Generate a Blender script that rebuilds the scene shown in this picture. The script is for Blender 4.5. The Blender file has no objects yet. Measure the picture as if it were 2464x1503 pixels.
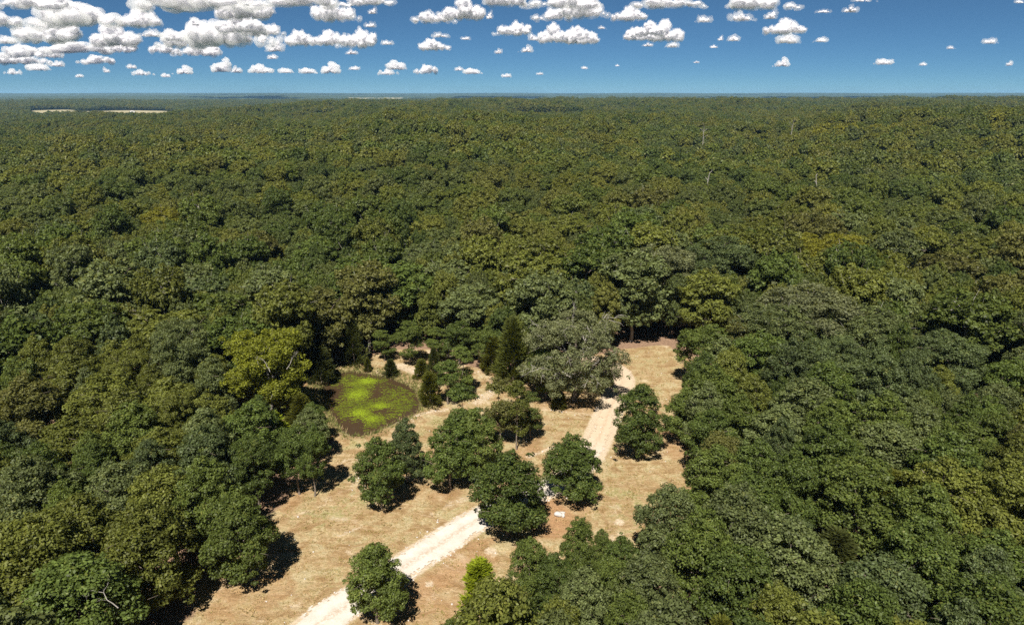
import bpy, math, random
import numpy as np
from mathutils import Vector, Matrix

SC = bpy.context.scene
COL = SC.collection
rng = np.random.default_rng(7)
random.seed(7)
R = math.radians

# ------------------------------------------------------------------ camera
CAM_H = 45.0
F = 1696.0                 # focal length in units of a 2464 wide picture
PITCH = math.atan((751.5 - 226.0) / F)
cam_d = bpy.data.cameras.new('camera')
cam_d.sensor_width = 36.0
cam_d.lens = 36.0 * F / 2464.0
cam_d.clip_start = 0.5
cam_d.clip_end = 250000.0
cam = bpy.data.objects.new('camera', cam_d)
COL.objects.link(cam)
cam.location = (0, 0, CAM_H)
cam.rotation_euler = (math.pi / 2 - PITCH, 0, 0)
SC.camera = cam

# ------------------------------------------------------------------ world and sun
SUN_EL = R(54)
SUN_DIR = Vector((-0.21 * math.cos(SUN_EL), -0.978 * math.cos(SUN_EL), math.sin(SUN_EL))).normalized()
W = bpy.data.worlds.new('World')
SC.world = W
W.use_nodes = True
nt = W.node_tree
nt.nodes.clear()
sky = nt.nodes.new('ShaderNodeTexSky')
sky.sky_type = 'NISHITA'
sky.sun_disc = False
sky.sun_elevation = SUN_EL
sky.sun_rotation = math.atan2(SUN_DIR.x, SUN_DIR.y)
sky.altitude = 10000
sky.air_density = 1.5
sky.dust_density = 0.0
sky.ozone_density = 10.0
bg = nt.nodes.new('ShaderNodeBackground')
bg.inputs['Strength'].default_value = 0.05
wo = nt.nodes.new('ShaderNodeOutputWorld')
air = nt.nodes.new('ShaderNodeMix')
air.data_type = 'RGBA'; air.blend_type = 'MULTIPLY'
air.inputs[0].default_value = 1.0
air.inputs[7].default_value = (0.78, 0.80, 0.61, 1)
nt.links.new(sky.outputs[0], air.inputs[6])
nt.links.new(air.outputs[2], bg.inputs[0])
nt.links.new(bg.outputs[0], wo.inputs[0])

sun_d = bpy.data.lights.new('sun', 'SUN')
sun_d.energy = 5.0
sun_d.angle = R(0.53)
sun_d.color = (1.0, 0.94, 0.85)
sun = bpy.data.objects.new('sun', sun_d)
COL.objects.link(sun)
sun.rotation_euler = SUN_DIR.to_track_quat('Z', 'Y').to_euler()

SC.view_settings.view_transform = 'Standard'
SC.view_settings.look = 'None'
SC.view_settings.exposure = 1.0
SC.view_settings.gamma = 1.0
SC.view_settings.use_curve_mapping = False
cy = SC.cycles
cy.max_bounces = 7
cy.diffuse_bounces = 5
cy.glossy_bounces = 2
cy.transmission_bounces = 5
cy.volume_bounces = 5
cy.use_denoising = False
cy.use_adaptive_sampling = False
cy.sample_clamp_indirect = 4.0

# ------------------------------------------------------------------ helpers
def ray(px, py):
    """Direction through a point of the 2464 x 1503 photograph."""
    x = (px - 1232.0) / F
    y = (751.5 - py) / F
    c, s = math.cos(PITCH), math.sin(PITCH)
    return np.array([x, c + y * s, -s + y * c])

def G(px, py, z=0.0):
    d = ray(px, py)
    t = (z - CAM_H) / d[2]
    return np.array([d[0] * t, d[1] * t, z])

def G2(pts):
    return np.array([G(a, b)[:2] for a, b in pts])

def project(p):
    """World point -> photograph coordinates and depth."""
    c, s = math.cos(PITCH), math.sin(PITCH)
    x, y, z = p[0], p[1], p[2] - CAM_H
    dep = y * c - z * s
    up = y * s + z * c
    return 1232 + F * x / dep, 751.5 - F * up / dep, dep

def sstep(a, b, x):
    t = np.clip((x - a) / (b - a), 0, 1)
    return t * t * (3 - 2 * t)

class SineNoise:
    def __init__(self, seed, wl, n=12, spread=2.5):
        r = np.random.default_rng(seed)
        a = r.uniform(0, 2 * np.pi, n)
        k = 2 * np.pi / (wl * spread ** r.uniform(-0.5, 0.5, n))
        self.kx, self.ky = k * np.cos(a), k * np.sin(a)
        self.ph = r.uniform(0, 2 * np.pi, n)
        self.n = n
    def __call__(self, x, y):
        x = np.asarray(x, float); y = np.asarray(y, float)
        o = np.zeros(np.broadcast(x, y).shape)
        for a, b, p in zip(self.kx, self.ky, self.ph):
            o += np.sin(a * x + b * y + p)
        return o / math.sqrt(self.n / 2) / 1.4

def poly_sd(x, y, poly):
    """Signed distance to a polygon, negative inside."""
    x = np.asarray(x, float); y = np.asarray(y, float)
    d = np.full(x.shape, 1e18); inside = np.zeros(x.shape, bool)
    n = len(poly)
    for i in range(n):
        ax, ay = poly[i]; bx, by = poly[(i + 1) % n]
        ex, ey = bx - ax, by - ay
        t = np.clip(((x - ax) * ex + (y - ay) * ey) / (ex * ex + ey * ey + 1e-12), 0, 1)
        d = np.minimum(d, (x - ax - t * ex) ** 2 + (y - ay - t * ey) ** 2)
        c = ((ay > y) != (by > y)) & (x < (bx - ax) * (y - ay) / ((by - ay) if by != ay else 1e-12) + ax)
        inside ^= c
    return np.sqrt(d) * np.where(inside, -1, 1)

def line_d(x, y, pts):
    x = np.asarray(x, float); y = np.asarray(y, float)
    d = np.full(x.shape, 1e18)
    for i in range(len(pts) - 1):
        ax, ay = pts[i]; bx, by = pts[i + 1]
        ex, ey = bx - ax, by - ay
        t = np.clip(((x - ax) * ex + (y - ay) * ey) / (ex * ex + ey * ey + 1e-12), 0, 1)
        d = np.minimum(d, (x - ax - t * ex) ** 2 + (y - ay - t * ey) ** 2)
    return np.sqrt(d)

def mk(name, V, Fc, mat=None, attrs=None, smooth=False, fattr=None):
    """Mesh from arrays; Fc is (n,3) or (n,4) or a list of such."""
    Fs = Fc if isinstance(Fc, list) else [Fc]
    me = bpy.data.meshes.new(name)
    V = np.asarray(V, np.float32)
    me.vertices.add(len(V))
    me.vertices.foreach_set('co', V.ravel())
    idx = np.concatenate([f.ravel() for f in Fs]).astype(np.int32)
    cnt = np.concatenate([np.full(len(f), f.shape[1]) for f in Fs])
    st = np.concatenate([[0], np.cumsum(cnt)[:-1]]).astype(np.int32)
    me.loops.add(len(idx))
    me.loops.foreach_set('vertex_index', idx)
    me.polygons.add(len(cnt))
    me.polygons.foreach_set('loop_start', st)
    if smooth:
        me.polygons.foreach_set('use_smooth', np.ones(len(cnt), bool))
    me.update(calc_edges=True)
    for k, v in (attrs or {}).items():
        a = me.attributes.new(k, 'FLOAT', 'POINT')
        a.data.foreach_set('value', np.asarray(v, np.float32))
    for k, v in (fattr or {}).items():
        a = me.attributes.new(k, 'FLOAT', 'FACE')
        a.data.foreach_set('value', np.asarray(v, np.float32))
    if mat is not None:
        me.materials.append(mat)
    return me

def obj(name, me, parent=None, loc=None, **props):
    o = bpy.data.objects.new(name, me)
    COL.objects.link(o)
    if parent is not None:
        o.parent = parent
    if loc is not None:
        o.location = loc
    for k, v in props.items():
        o[k] = v
    return o

def root(name, label, cat, loc, rz=0.0, group=None, scale=(1, 1, 1)):
    o = bpy.data.objects.new(name, None)
    COL.objects.link(o)
    o.empty_display_size = 0.5
    o.location = loc
    o.rotation_euler = (0, 0, rz)
    o.scale = scale
    o['label'] = label
    o['category'] = cat
    if group:
        o['group'] = group
    return o

# ------------------------------------------------------------------ materials
class NT:
    def __init__(self, name):
        self.m = bpy.data.materials.new(name)
        self.m.use_nodes = True
        self.t = self.m.node_tree
        self.t.nodes.clear()
        self.out = self.t.nodes.new('ShaderNodeOutputMaterial')
    def n(self, typ, **kw):
        nd = self.t.nodes.new(typ)
        for k, v in kw.items():
            setattr(nd, k, v)
        return nd
    def l(self, a, b):
        self.t.links.new(a, b)
    def attr(self, name):
        return self.n('ShaderNodeAttribute', attribute_name=name).outputs['Fac']
    def noise(self, scale, detail=4, rough=0.6, vec=None, dist=0.0):
        nd = self.n('ShaderNodeTexNoise')
        nd.inputs['Scale'].default_value = scale
        nd.inputs['Detail'].default_value = detail
        nd.inputs['Roughness'].default_value = rough
        nd.inputs['Distortion'].default_value = dist
        if vec is not None:
            self.l(vec, nd.inputs['Vector'])
        return nd.outputs['Fac']
    def ramp(self, fac, stops):
        nd = self.n('ShaderNodeValToRGB')
        e = nd.color_ramp.elements
        while len(e) > 1:
            e.remove(e[-1])
        e[0].position, e[0].color = stops[0][0], (*stops[0][1], 1)
        for p, c in stops[1:]:
            x = e.new(p); x.color = (*c, 1)
        self.l(fac, nd.inputs[0])
        return nd.outputs[0]
    def rng(self, v, a, b, c=0.0, d=1.0, smooth=True):
        nd = self.n('ShaderNodeMapRange')
        nd.interpolation_type = 'SMOOTHSTEP' if smooth else 'LINEAR'
        self.l(v, nd.inputs[0])
        for i, x in enumerate((a, b, c, d)):
            nd.inputs[i + 1].default_value = x
        return nd.outputs[0]
    def math(self, op, a, b=None):
        nd = self.n('ShaderNodeMath', operation=op)
        for i, x in enumerate((a, b)):
            if x is None: continue
            if isinstance(x, (int, float)): nd.inputs[i].default_value = x
            else: self.l(x, nd.inputs[i])
        return nd.outputs[0]
    def mix(self, fac, a, b, mode='MIX'):
        nd = self.n('ShaderNodeMix', data_type='RGBA', blend_type=mode)
        for s, x in ((nd.inputs[0], fac), (nd.inputs[6], a), (nd.inputs[7], b)):
            if isinstance(x, (int, float)): s.default_value = x
            elif isinstance(x, tuple): s.default_value = (*x, 1)
            else: self.l(x, s)
        return nd.outputs[2]
    def pos(self, obj_space=False):
        if obj_space:
            return self.n('ShaderNodeTexCoord').outputs['Object']
        return self.n('ShaderNodeNewGeometry').outputs['Position']
    def principled(self, col, rough=0.8, spec=0.3, bump=None, bstr=0.5, bdist=0.1):
        p = self.n('ShaderNodeBsdfPrincipled')
        if isinstance(col, tuple): p.inputs['Base Color'].default_value = (*col, 1)
        else: self.l(col, p.inputs['Base Color'])
        if isinstance(rough, (int, float)): p.inputs['Roughness'].default_value = rough
        else: self.l(rough, p.inputs['Roughness'])
        p.inputs['Specular IOR Level'].default_value = spec
        if bump is not None:
            b = self.n('ShaderNodeBump')
            b.inputs['Strength'].default_value = bstr
            b.inputs['Distance'].default_value = bdist
            self.l(bump, b.inputs['Height'])
            self.l(b.outputs[0], p.inputs['Normal'])
        return p
    def done(self, sh):
        self.l(sh.outputs[0] if hasattr(sh, 'outputs') else sh, self.out.inputs['Surface'])
        return self.m

def leaf_material(name, base, warm=(0.17, 0.155, 0.035), trans=0.42, rough=0.52, spec=0.22, stand=False):
    """Foliage: each leaf has its own tone, each tree its own shade."""
    t = NT(name)
    tone = t.attr('tone')
    rnd = t.n('ShaderNodeObjectInfo').outputs['Random']
    if stand:      # whole stand of trees: species colours drift over the land and from tree to tree
        pos = t.n('ShaderNodeObjectInfo').outputs['Location']
        big = t.noise(0.006, 3, 0.6, pos)
        k = t.math('ADD', t.math('MULTIPLY', rnd, 0.38), t.math('MULTIPLY', t.math('SUBTRACT', big, 0.11), 0.94))
        base = t.ramp(k, stand)
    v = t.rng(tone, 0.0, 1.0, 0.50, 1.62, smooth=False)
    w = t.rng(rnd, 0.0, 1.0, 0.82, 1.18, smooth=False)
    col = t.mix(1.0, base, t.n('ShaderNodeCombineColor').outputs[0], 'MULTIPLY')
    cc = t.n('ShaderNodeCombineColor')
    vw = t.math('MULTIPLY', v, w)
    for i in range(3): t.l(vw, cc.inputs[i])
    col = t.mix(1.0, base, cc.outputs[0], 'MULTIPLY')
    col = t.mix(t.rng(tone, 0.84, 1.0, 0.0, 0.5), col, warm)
    p = t.principled(col, rough, spec)
    tr = t.n('ShaderNodeBsdfTranslucent')
    t.l(t.mix(1.0, col, (1.35, 1.25, 0.5), 'MULTIPLY'), tr.inputs[0])
    ms = t.n('ShaderNodeMixShader')
    ms.inputs[0].default_value = trans
    t.l(p.outputs[0], ms.inputs[1]); t.l(tr.outputs[0], ms.inputs[2])
    return t.done(ms)

TINT = {
    'deep green':     (0.080, 0.111, 0.024),
    'grey green':     (0.107, 0.130, 0.046),
    'mid green':      (0.094, 0.123, 0.026),
    'olive green':    (0.114, 0.128, 0.025),
    'yellow green':   (0.172, 0.170, 0.020),
    'brownish green': (0.108, 0.110, 0.030),
    'blue green':     (0.084, 0.110, 0.040),
    'pale green':     (0.146, 0.160, 0.074),
}
ML = {k: leaf_material('leaves_' + k.replace(' ', '_'), v) for k, v in TINT.items()}
ML['bright yellow green'] = leaf_material('leaves_bright_yellow_green', (0.200, 0.220, 0.022), warm=(0.26, 0.25, 0.03))
ML['russet'] = leaf_material('leaves_russet', (0.26, 0.085, 0.03), warm=(0.4, 0.14, 0.03))
ML['golden'] = leaf_material('leaves_golden', (0.19, 0.15, 0.018), warm=(0.4, 0.22, 0.02))
ML['dark cedar'] = leaf_material('leaves_dark_cedar', (0.060, 0.070, 0.016), warm=(0.09, 0.085, 0.015), spec=0.2, rough=0.7)
ML['deep cedar'] = leaf_material('leaves_deep_cedar', (0.082, 0.095, 0.018), warm=(0.12, 0.11, 0.015), spec=0.2, rough=0.7)
ML['olive cedar'] = leaf_material('leaves_olive_cedar', (0.105, 0.112, 0.016), warm=(0.15, 0.13, 0.015), spec=0.2, rough=0.7)
ML['bright cedar'] = leaf_material('leaves_bright_cedar', (0.185, 0.225, 0.012), warm=(0.2, 0.2, 0.01), spec=0.2, rough=0.7)
STAND = [(0.2, (0.084, 0.112, 0.036)), (0.36, (0.079, 0.111, 0.025)), (0.46, (0.106, 0.124, 0.041)), (0.54, (0.094, 0.123, 0.026)),
         (0.64, (0.117, 0.126, 0.024)), (0.74, (0.109, 0.115, 0.028)), (0.88, (0.152, 0.152, 0.020))]
M_STAND = leaf_material('leaves_forest', (0, 0, 0), stand=STAND)

def bark(name, a, b):
    t = NT(name)
    n = t.noise(3.0, 5, 0.7, t.pos(True))
    return t.done(t.principled(t.ramp(n, [(0.3, a), (0.7, b)]), 0.9, 0.2, n, 0.6, 0.05))
M_BARK = bark('bark', (0.09, 0.07, 0.055), (0.22, 0.185, 0.15))
M_PALE = bark('pale_bark', (0.16, 0.148, 0.13), (0.32, 0.295, 0.265))

def ground_material():
    t = NT('ground')
    pos = t.pos()
    sep = t.n('ShaderNodeSeparateXYZ'); t.l(pos, sep.inputs[0])
    big = t.noise(0.09, 4, 0.6, pos)
    mid = t.noise(0.5, 5, 0.65, pos, 0.6)
    fine = t.noise(2.6, 5, 0.75, pos)
    grain = t.noise(9.0, 3, 0.7, pos)
    straw = t.ramp(mid, [(0.30, (0.18, 0.112, 0.046)), (0.43, (0.275, 0.186, 0.094)), (0.53, (0.36, 0.268, 0.150)), (0.64, (0.47, 0.382, 0.250))])
    mp = t.n('ShaderNodeMapping'); t.l(pos, mp.inputs['Vector'])
    mp.inputs['Rotation'].default_value = (0, 0, R(-48)); mp.inputs['Scale'].default_value = (0.16, 1.0, 1.0)
    streak = t.noise(1.5, 5, 0.7, mp.outputs[0], 0.4)
    straw = t.mix(t.rng(streak, 0.50, 0.66, 0.0, 0.6), straw, (0.45, 0.35, 0.21))
    straw = t.mix(t.rng(streak, 0.46, 0.34, 0.0, 0.6), straw, (0.19, 0.118, 0.048))
    straw = t.mix(t.rng(fine, 0.42, 0.72, 0.0, 0.75), straw, (0.21, 0.128, 0.055))
    straw = t.mix(t.rng(big, 0.52, 0.72, 0.0, 0.35), straw, (0.27, 0.170, 0.092))
    gm = t.math('MULTIPLY', t.rng(t.math('ADD', t.math('MULTIPLY', mid, 0.6), t.math('MULTIPLY', fine, 0.4)), 0.46, 0.60), t.attr('green'))
    col = t.mix(t.math('MULTIPLY', gm, 0.8), straw, t.mix(fine, (0.13, 0.14, 0.035), (0.24, 0.225, 0.08)))
    worn = t.rng(t.noise(0.22, 5, 0.75, pos, 0.8), 0.56, 0.68, 0.0, 0.75)
    col = t.mix(worn, col, t.mix(fine, (0.40, 0.31, 0.20), (0.56, 0.47, 0.34)))
    red = t.math('MULTIPLY', t.attr('red'), t.rng(mid, 0.25, 0.6, 0.45, 1.0))
    col = t.mix(red, col, t.mix(t.rng(fine, 0.3, 0.7), (0.24, 0.115, 0.052), (0.39, 0.22, 0.12)))
    pale = t.rng(t.math('ADD', t.attr('pale'), t.math('MULTIPLY', t.math('SUBTRACT', fine, 0.5), 1.5)), 0.42, 0.85)
    col = t.mix(pale, col, t.mix(fine, (0.40, 0.31, 0.21), (0.52, 0.44, 0.33)))
    lit = t.rng(t.math('ADD', t.attr('litter'), t.math('MULTIPLY', t.math('SUBTRACT', mid, 0.5), 0.8)), 0.35, 0.65)
    col = t.mix(lit, col, t.mix(t.rng(fine, 0.3, 0.7), (0.14, 0.09, 0.058), (0.29, 0.19, 0.125)))
    mud = t.attr('mud')
    col = t.mix(mud, col, (0.055, 0.05, 0.025))
    gv = t.math('ADD', 0.42, t.math('MULTIPLY', grain, 1.16))
    cc = t.n('ShaderNodeCombineColor')
    for i in range(3): t.l(gv, cc.inputs[i])
    col = t.mix(1.0, col, cc.outputs[0], 'MULTIPLY')
    far = t.attr('far')
    col = t.mix(far, col, (0.040, 0.050, 0.020))
    fld = t.attr('field')
    col = t.mix(fld, col, t.mix(t.noise(0.02, 3, 0.6, pos), (0.25, 0.215, 0.12), (0.33, 0.285, 0.18)))
    h = t.math('ADD', t.math('MULTIPLY', fine, 0.7), t.math('MULTIPLY', grain, 0.3))
    return t.done(t.principled(col, 0.95, 0.1, h, 0.9, 0.30))

def road_material():
    t = NT('pale_gravel')
    pos = t.pos()
    fine = t.noise(7.0, 4, 0.8, pos)
    mid = t.noise(0.6, 4, 0.6, pos)
    col = t.mix(t.rng(mid, 0.35, 0.65), (0.45, 0.41, 0.36), (0.51, 0.475, 0.425))
    col = t.mix(t.rng(t.attr('tan'), 0.2, 0.9), col, t.mix(mid, (0.42, 0.32, 0.22), (0.48, 0.39, 0.29)))
    col = t.mix(t.rng(fine, 0.45, 0.75, 0.0, 0.45), col, (0.30, 0.24, 0.17))
    strip = t.math('MULTIPLY', t.attr('strip'), t.rng(t.noise(2.6, 4, 0.85, pos), 0.43, 0.56))
    col = t.mix(t.math('MULTIPLY', strip, 0.6), col, (0.30, 0.22, 0.14))
    return t.done(t.principled(col, 0.95, 0.15, fine, 0.8, 0.06))

def water_material():
    t = NT('pond_water')
    n = t.noise(3.0, 3, 0.5, t.pos())
    return t.done(t.principled(t.mix(t.noise(0.4, 3, 0.6, t.pos()), (0.036, 0.022, 0.012), (0.055, 0.035, 0.018)), 0.18, 0.3, n, 0.05, 0.02))

def tone_material(name, lo, hi, rough=0.8, spec=0.25, trans=0.0, mid=None):
    t = NT(name)
    st = [(0.0, lo), (1.0, hi)] if mid is None else [(0.0, lo), (0.5, mid), (1.0, hi)]
    col = t.ramp(t.attr('tone'), st)
    p = t.principled(col, rough, spec)
    if trans:
        tr = t.n('ShaderNodeBsdfTranslucent'); t.l(col, tr.inputs[0])
        ms = t.n('ShaderNodeMixShader'); ms.inputs[0].default_value = trans
        t.l(p.outputs[0], ms.inputs[1]); t.l(tr.outputs[0], ms.inputs[2])
        return t.done(ms)
    return t.done(p)

def hills_material():
    t = NT('far_wood')
    pos = t.pos()
    n = t.noise(0.02, 4, 0.7, pos)
    big = t.noise(0.0012, 3, 0.6, pos)
    col = t.ramp(n, [(0.3, (0.024, 0.036, 0.017)), (0.5, (0.038, 0.052, 0.023)), (0.72, (0.055, 0.066, 0.028))])
    col = t.mix(t.attr('field'), col, t.mix(big, (0.36, 0.30, 0.18), (0.46, 0.40, 0.28)))
    return t.done(t.principled(col, 0.9, 0.1))

def cloud_material():
    t = NT('cloud')
    d = t.n('ShaderNodeBsdfDiffuse'); d.inputs[0].default_value = (0.76, 0.745, 0.775, 1)
    tr = t.n('ShaderNodeBsdfTranslucent'); tr.inputs[0].default_value = (0.86, 0.85, 0.93, 1)
    ms = t.n('ShaderNodeMixShader'); ms.inputs[0].default_value = 0.42
    t.l(d.outputs[0], ms.inputs[1]); t.l(tr.outputs[0], ms.inputs[2])
    return t.done(ms)

def mist_material():
    t = NT('cloud_mist')
    v = t.n('ShaderNodeVolumeScatter')
    v.inputs['Color'].default_value = (1, 1, 1, 1)
    v.inputs['Density'].default_value = 0.0046
    t.l(v.outputs[0], t.out.inputs['Volume'])
    return t.m

def plain(name, col, rough=0.8):
    t = NT(name)
    n = t.noise(1.5, 3, 0.6, t.pos(True))
    return t.done(t.principled(t.mix(t.math('MULTIPLY', n, 0.35), col, tuple(c * 0.55 for c in col)), rough, 0.2))

# ------------------------------------------------------------------ the lie of the land
und = SineNoise(11, 380, 14)
und2 = SineNoise(12, 1500, 10)
azn = SineNoise(13, 22, 8)
EA = [-70, -36, -20, -10, 0, 36, 70]
EV = [1150, 1200, 1500, 2200, 3000, 3300, 3300]
EZ = [-15, -15, -2, 3, 4, 7, 7]
FR = [2400, 3100, 5200, 6300, 8500, 10200, 14000, 17000, 22000, 30000]
FZ = [-23, -12, -6, -26, 4, -14, 36, 12, 52, 20]

POND = G2([(772, 940), (785, 912), (812, 897), (850, 893), (890, 899), (935, 907), (975, 921), (1001, 940), (1012, 963),
           (1006, 984), (985, 1000), (958, 1009), (930, 1024), (895, 1040), (850, 1046), (820, 1030), (795, 1000), (776, 970)])
WATER_Z = -0.12

def terrain(x, y):
    x = np.asarray(x, float); y = np.asarray(y, float)
    r = np.hypot(x, y); th = np.degrees(np.arctan2(x, y))
    E = np.interp(th, EA, EV); zp = np.interp(th, EA, EZ)
    grow = sstep(170, 600, r)
    z = zp * sstep(200, 1, 1) * sstep(0.1, 0.85, r / E) + grow * (und(x, y) * (7.5 - 6.0 * (1 - sstep(-24, -15, th))) + und2(x, y) * 1.5)
    far = np.interp(r + 250 * azn(th, r * 0.004), FR, FZ) + 4.0 * und2(x * 0.4, y * 0.4) + 4.0 * azn(th * 1.7, r * 0.0015)
    b = sstep(0, 1, (r - E) / 650.0)
    return z * (1 - b) + far * b

CLEAR = G2([(150, 1850), (420, 1530), (500, 1410), (560, 1335), (600, 1240), (690, 1195), (800, 1095), (812, 1058), (785, 1036),
            (758, 1005), (728, 965), (742, 912), (795, 890), (850, 878), (885, 858), (950, 842), (1040, 842), (1090, 864), (1150, 885),
            (1200, 905), (1260, 930), (1330, 900), (1420, 862), (1480, 850), (1550, 832), (1610, 836), (1650, 856), (1690, 862),
            (1770, 862), (1800, 895), (1760, 930), (1690, 955), (1640, 1000), (1645, 1080), (1670, 1150), (1660, 1230), (1650, 1330),
            (1590, 1405), (1450, 1450), (1250, 1510), (1130, 1540), (1050, 1650), (900, 1850)])

ROAD_P = [(560, 1700, 4.3), (690, 1570, 4.3), (762, 1503, 4.3), (900, 1410, 4.2), (1050, 1312, 4.1), (1140, 1255, 4.0), (1240, 1205, 3.6), (1346, 1160, 3.4),
          (1402, 1115, 3.2), (1432, 1068, 3.0), (1455, 1015, 2.6), (1474, 970, 2.7), (1494, 932, 3.6), (1494, 905, 4.6), (1470, 882, 4.2),
          (1420, 866, 3.4), (1330, 850, 3.0), (1240, 835, 3.0)]

def catmull(P, n=14):
    P = np.asarray(P, float); out = []
    Q = np.vstack([2 * P[0] - P[1], P, 2 * P[-1] - P[-2]])
    for i in range(1, len(Q) - 2):
        for u in np.linspace(0, 1, n, endpoint=False):
            a, b, c, d = Q[i - 1:i + 3]
            out.append(0.5 * (2 * b + (c - a) * u + (2 * a - 5 * b + 4 * c - d) * u * u + (3 * b - a - 3 * c + d) * u ** 3))
    out.append(P[-1])
    return np.array(out)

RC = catmull([(*G(a, b)[:2], w * 0.9) for a, b, w in ROAD_P])
_s = np.concatenate([[0], np.cumsum(np.hypot(*np.diff(RC[:, :2], axis=0).T))])
NS = int(_s[-1] / 0.22)
ss = np.linspace(0, _s[-1], NS)
RL = np.stack([np.interp(ss, _s, RC[:, i]) for i in range(3)], 1)

def strokes(x, y, items):
    o = np.zeros(np.shape(x))
    for pts, w, k in items:
        d = line_d(x, y, G2(pts) if len(pts) > 1 else np.vstack([G2(pts), G2(pts) + 0.01]))
        o = np.maximum(o, k * (1 - sstep(0.25 * w, w, d)))
    return o

PALE = [([(880, 1130), (935, 1060), (1010, 1008), (1080, 982), (1150, 968)], 1.3, 0.5), ([(985, 1003), (1075, 985)], 0.8, 0.75),
        ([(1150, 968), (1200, 930), (1230, 905)], 2.0, 0.7), ([(1302, 983), (1370, 992), (1425, 998)], 0.8, 0.6), ([(1270, 1100), (1330, 1075)], 0.8, 0.75),
        ([(870, 1105), (850, 1170)], 0.9, 0.6), ([(815, 1290), (870, 1265)], 0.5, 0.75), ([(1085, 858), (1040, 845)], 2.0, 0.8), ([(960, 880), (1010, 895)], 2.6, 0.75),
        ([(1490, 1256)], 1.1, 0.95), ([(1180, 1325)], 1.2, 0.85), ([(1033, 1404)], 0.8, 0.9), ([(800, 1245), (830, 1250)], 1.0, 0.6), ([(1560, 1070)], 0.9, 0.5),
        ([(1585, 1070), (1600, 1100)], 1.6, 0.5), ([(1480, 985), (1420, 1060)], 1.0, 0.4), ([(1120, 1200), (1080, 1215)], 1.3, 0.6), ([(1240, 865), (1290, 905)], 1.2, 0.6),
        ([(1575, 1375), (1470, 1290)], 0.8, 0.55), ([(720, 1405), (680, 1460)], 2.5, 0.35), ([(890, 880), (870, 865)], 1.5, 0.5), ([(1150, 895), (1190, 920)], 2.0, 0.55),
        ([(1610, 868)], 2.0, 0.3), ([(845, 1195), (870, 1160)], 0.8, 0.5)]
RED = [([(1325, 1215), (1350, 1245), (1330, 1275)], 2.6, 1.0), ([(1000, 1420), (1090, 1380), (1150, 1350)], 2.6, 0.75), ([(1060, 1340), (1180, 1300)], 1.0, 0.7),
       ([(960, 1460), (1060, 1460)], 3.0, 0.5), ([(1270, 1080), (1230, 1095)], 2.4, 0.55), ([(700, 1195), (690, 1215)], 2.0, 0.5), ([(1420, 975), (1330, 970)], 3.5, 0.55),
       ([(930, 1195), (1080, 1190)], 1.8, 0.35), ([(1610, 1040), (1630, 1090)], 2.5, 0.5),
       ([(560, 1440), (620, 1420)], 5.0, 0.4), ([(660, 1330), (640, 1260)], 1.2, 0.4), ([(1400, 1225), (1380, 1215)], 2.0, 0.6)]
GREEN = [([(1480, 1180), (1560, 1200), (1520, 1250)], 4.5, 0.95), ([(1560, 930), (1575, 1000)], 3.0, 0.9), ([(760, 1250), (830, 1230), (880, 1170)], 3.5, 0.9),
         ([(1380, 1000), (1350, 1030)], 2.6, 0.6), ([(960, 1400), (1080, 1330), (1180, 1270)], 1.3, 0.9), ([(1015, 1045), (1060, 1010)], 2.2, 0.9), ([(830, 1080), (870, 1060)], 2.0, 0.8),
         ([(980, 1110), (1010, 1060)], 2.5, 0.75), ([(980, 1490), (1060, 1470)], 2.0, 0.8), ([(900, 1280), (1000, 1245)], 2.0, 0.45), ([(760, 1180), (720, 1250)], 2.5, 0.6),
         ([(1460, 1290), (1560, 1270)], 2.2, 0.8), ([(1500, 1130), (1590, 1150)], 3.5, 0.5), ([(700, 1300), (660, 1380)], 3.0, 0.4), ([(840, 1330), (760, 1400)], 3.0, 0.35)]

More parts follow.
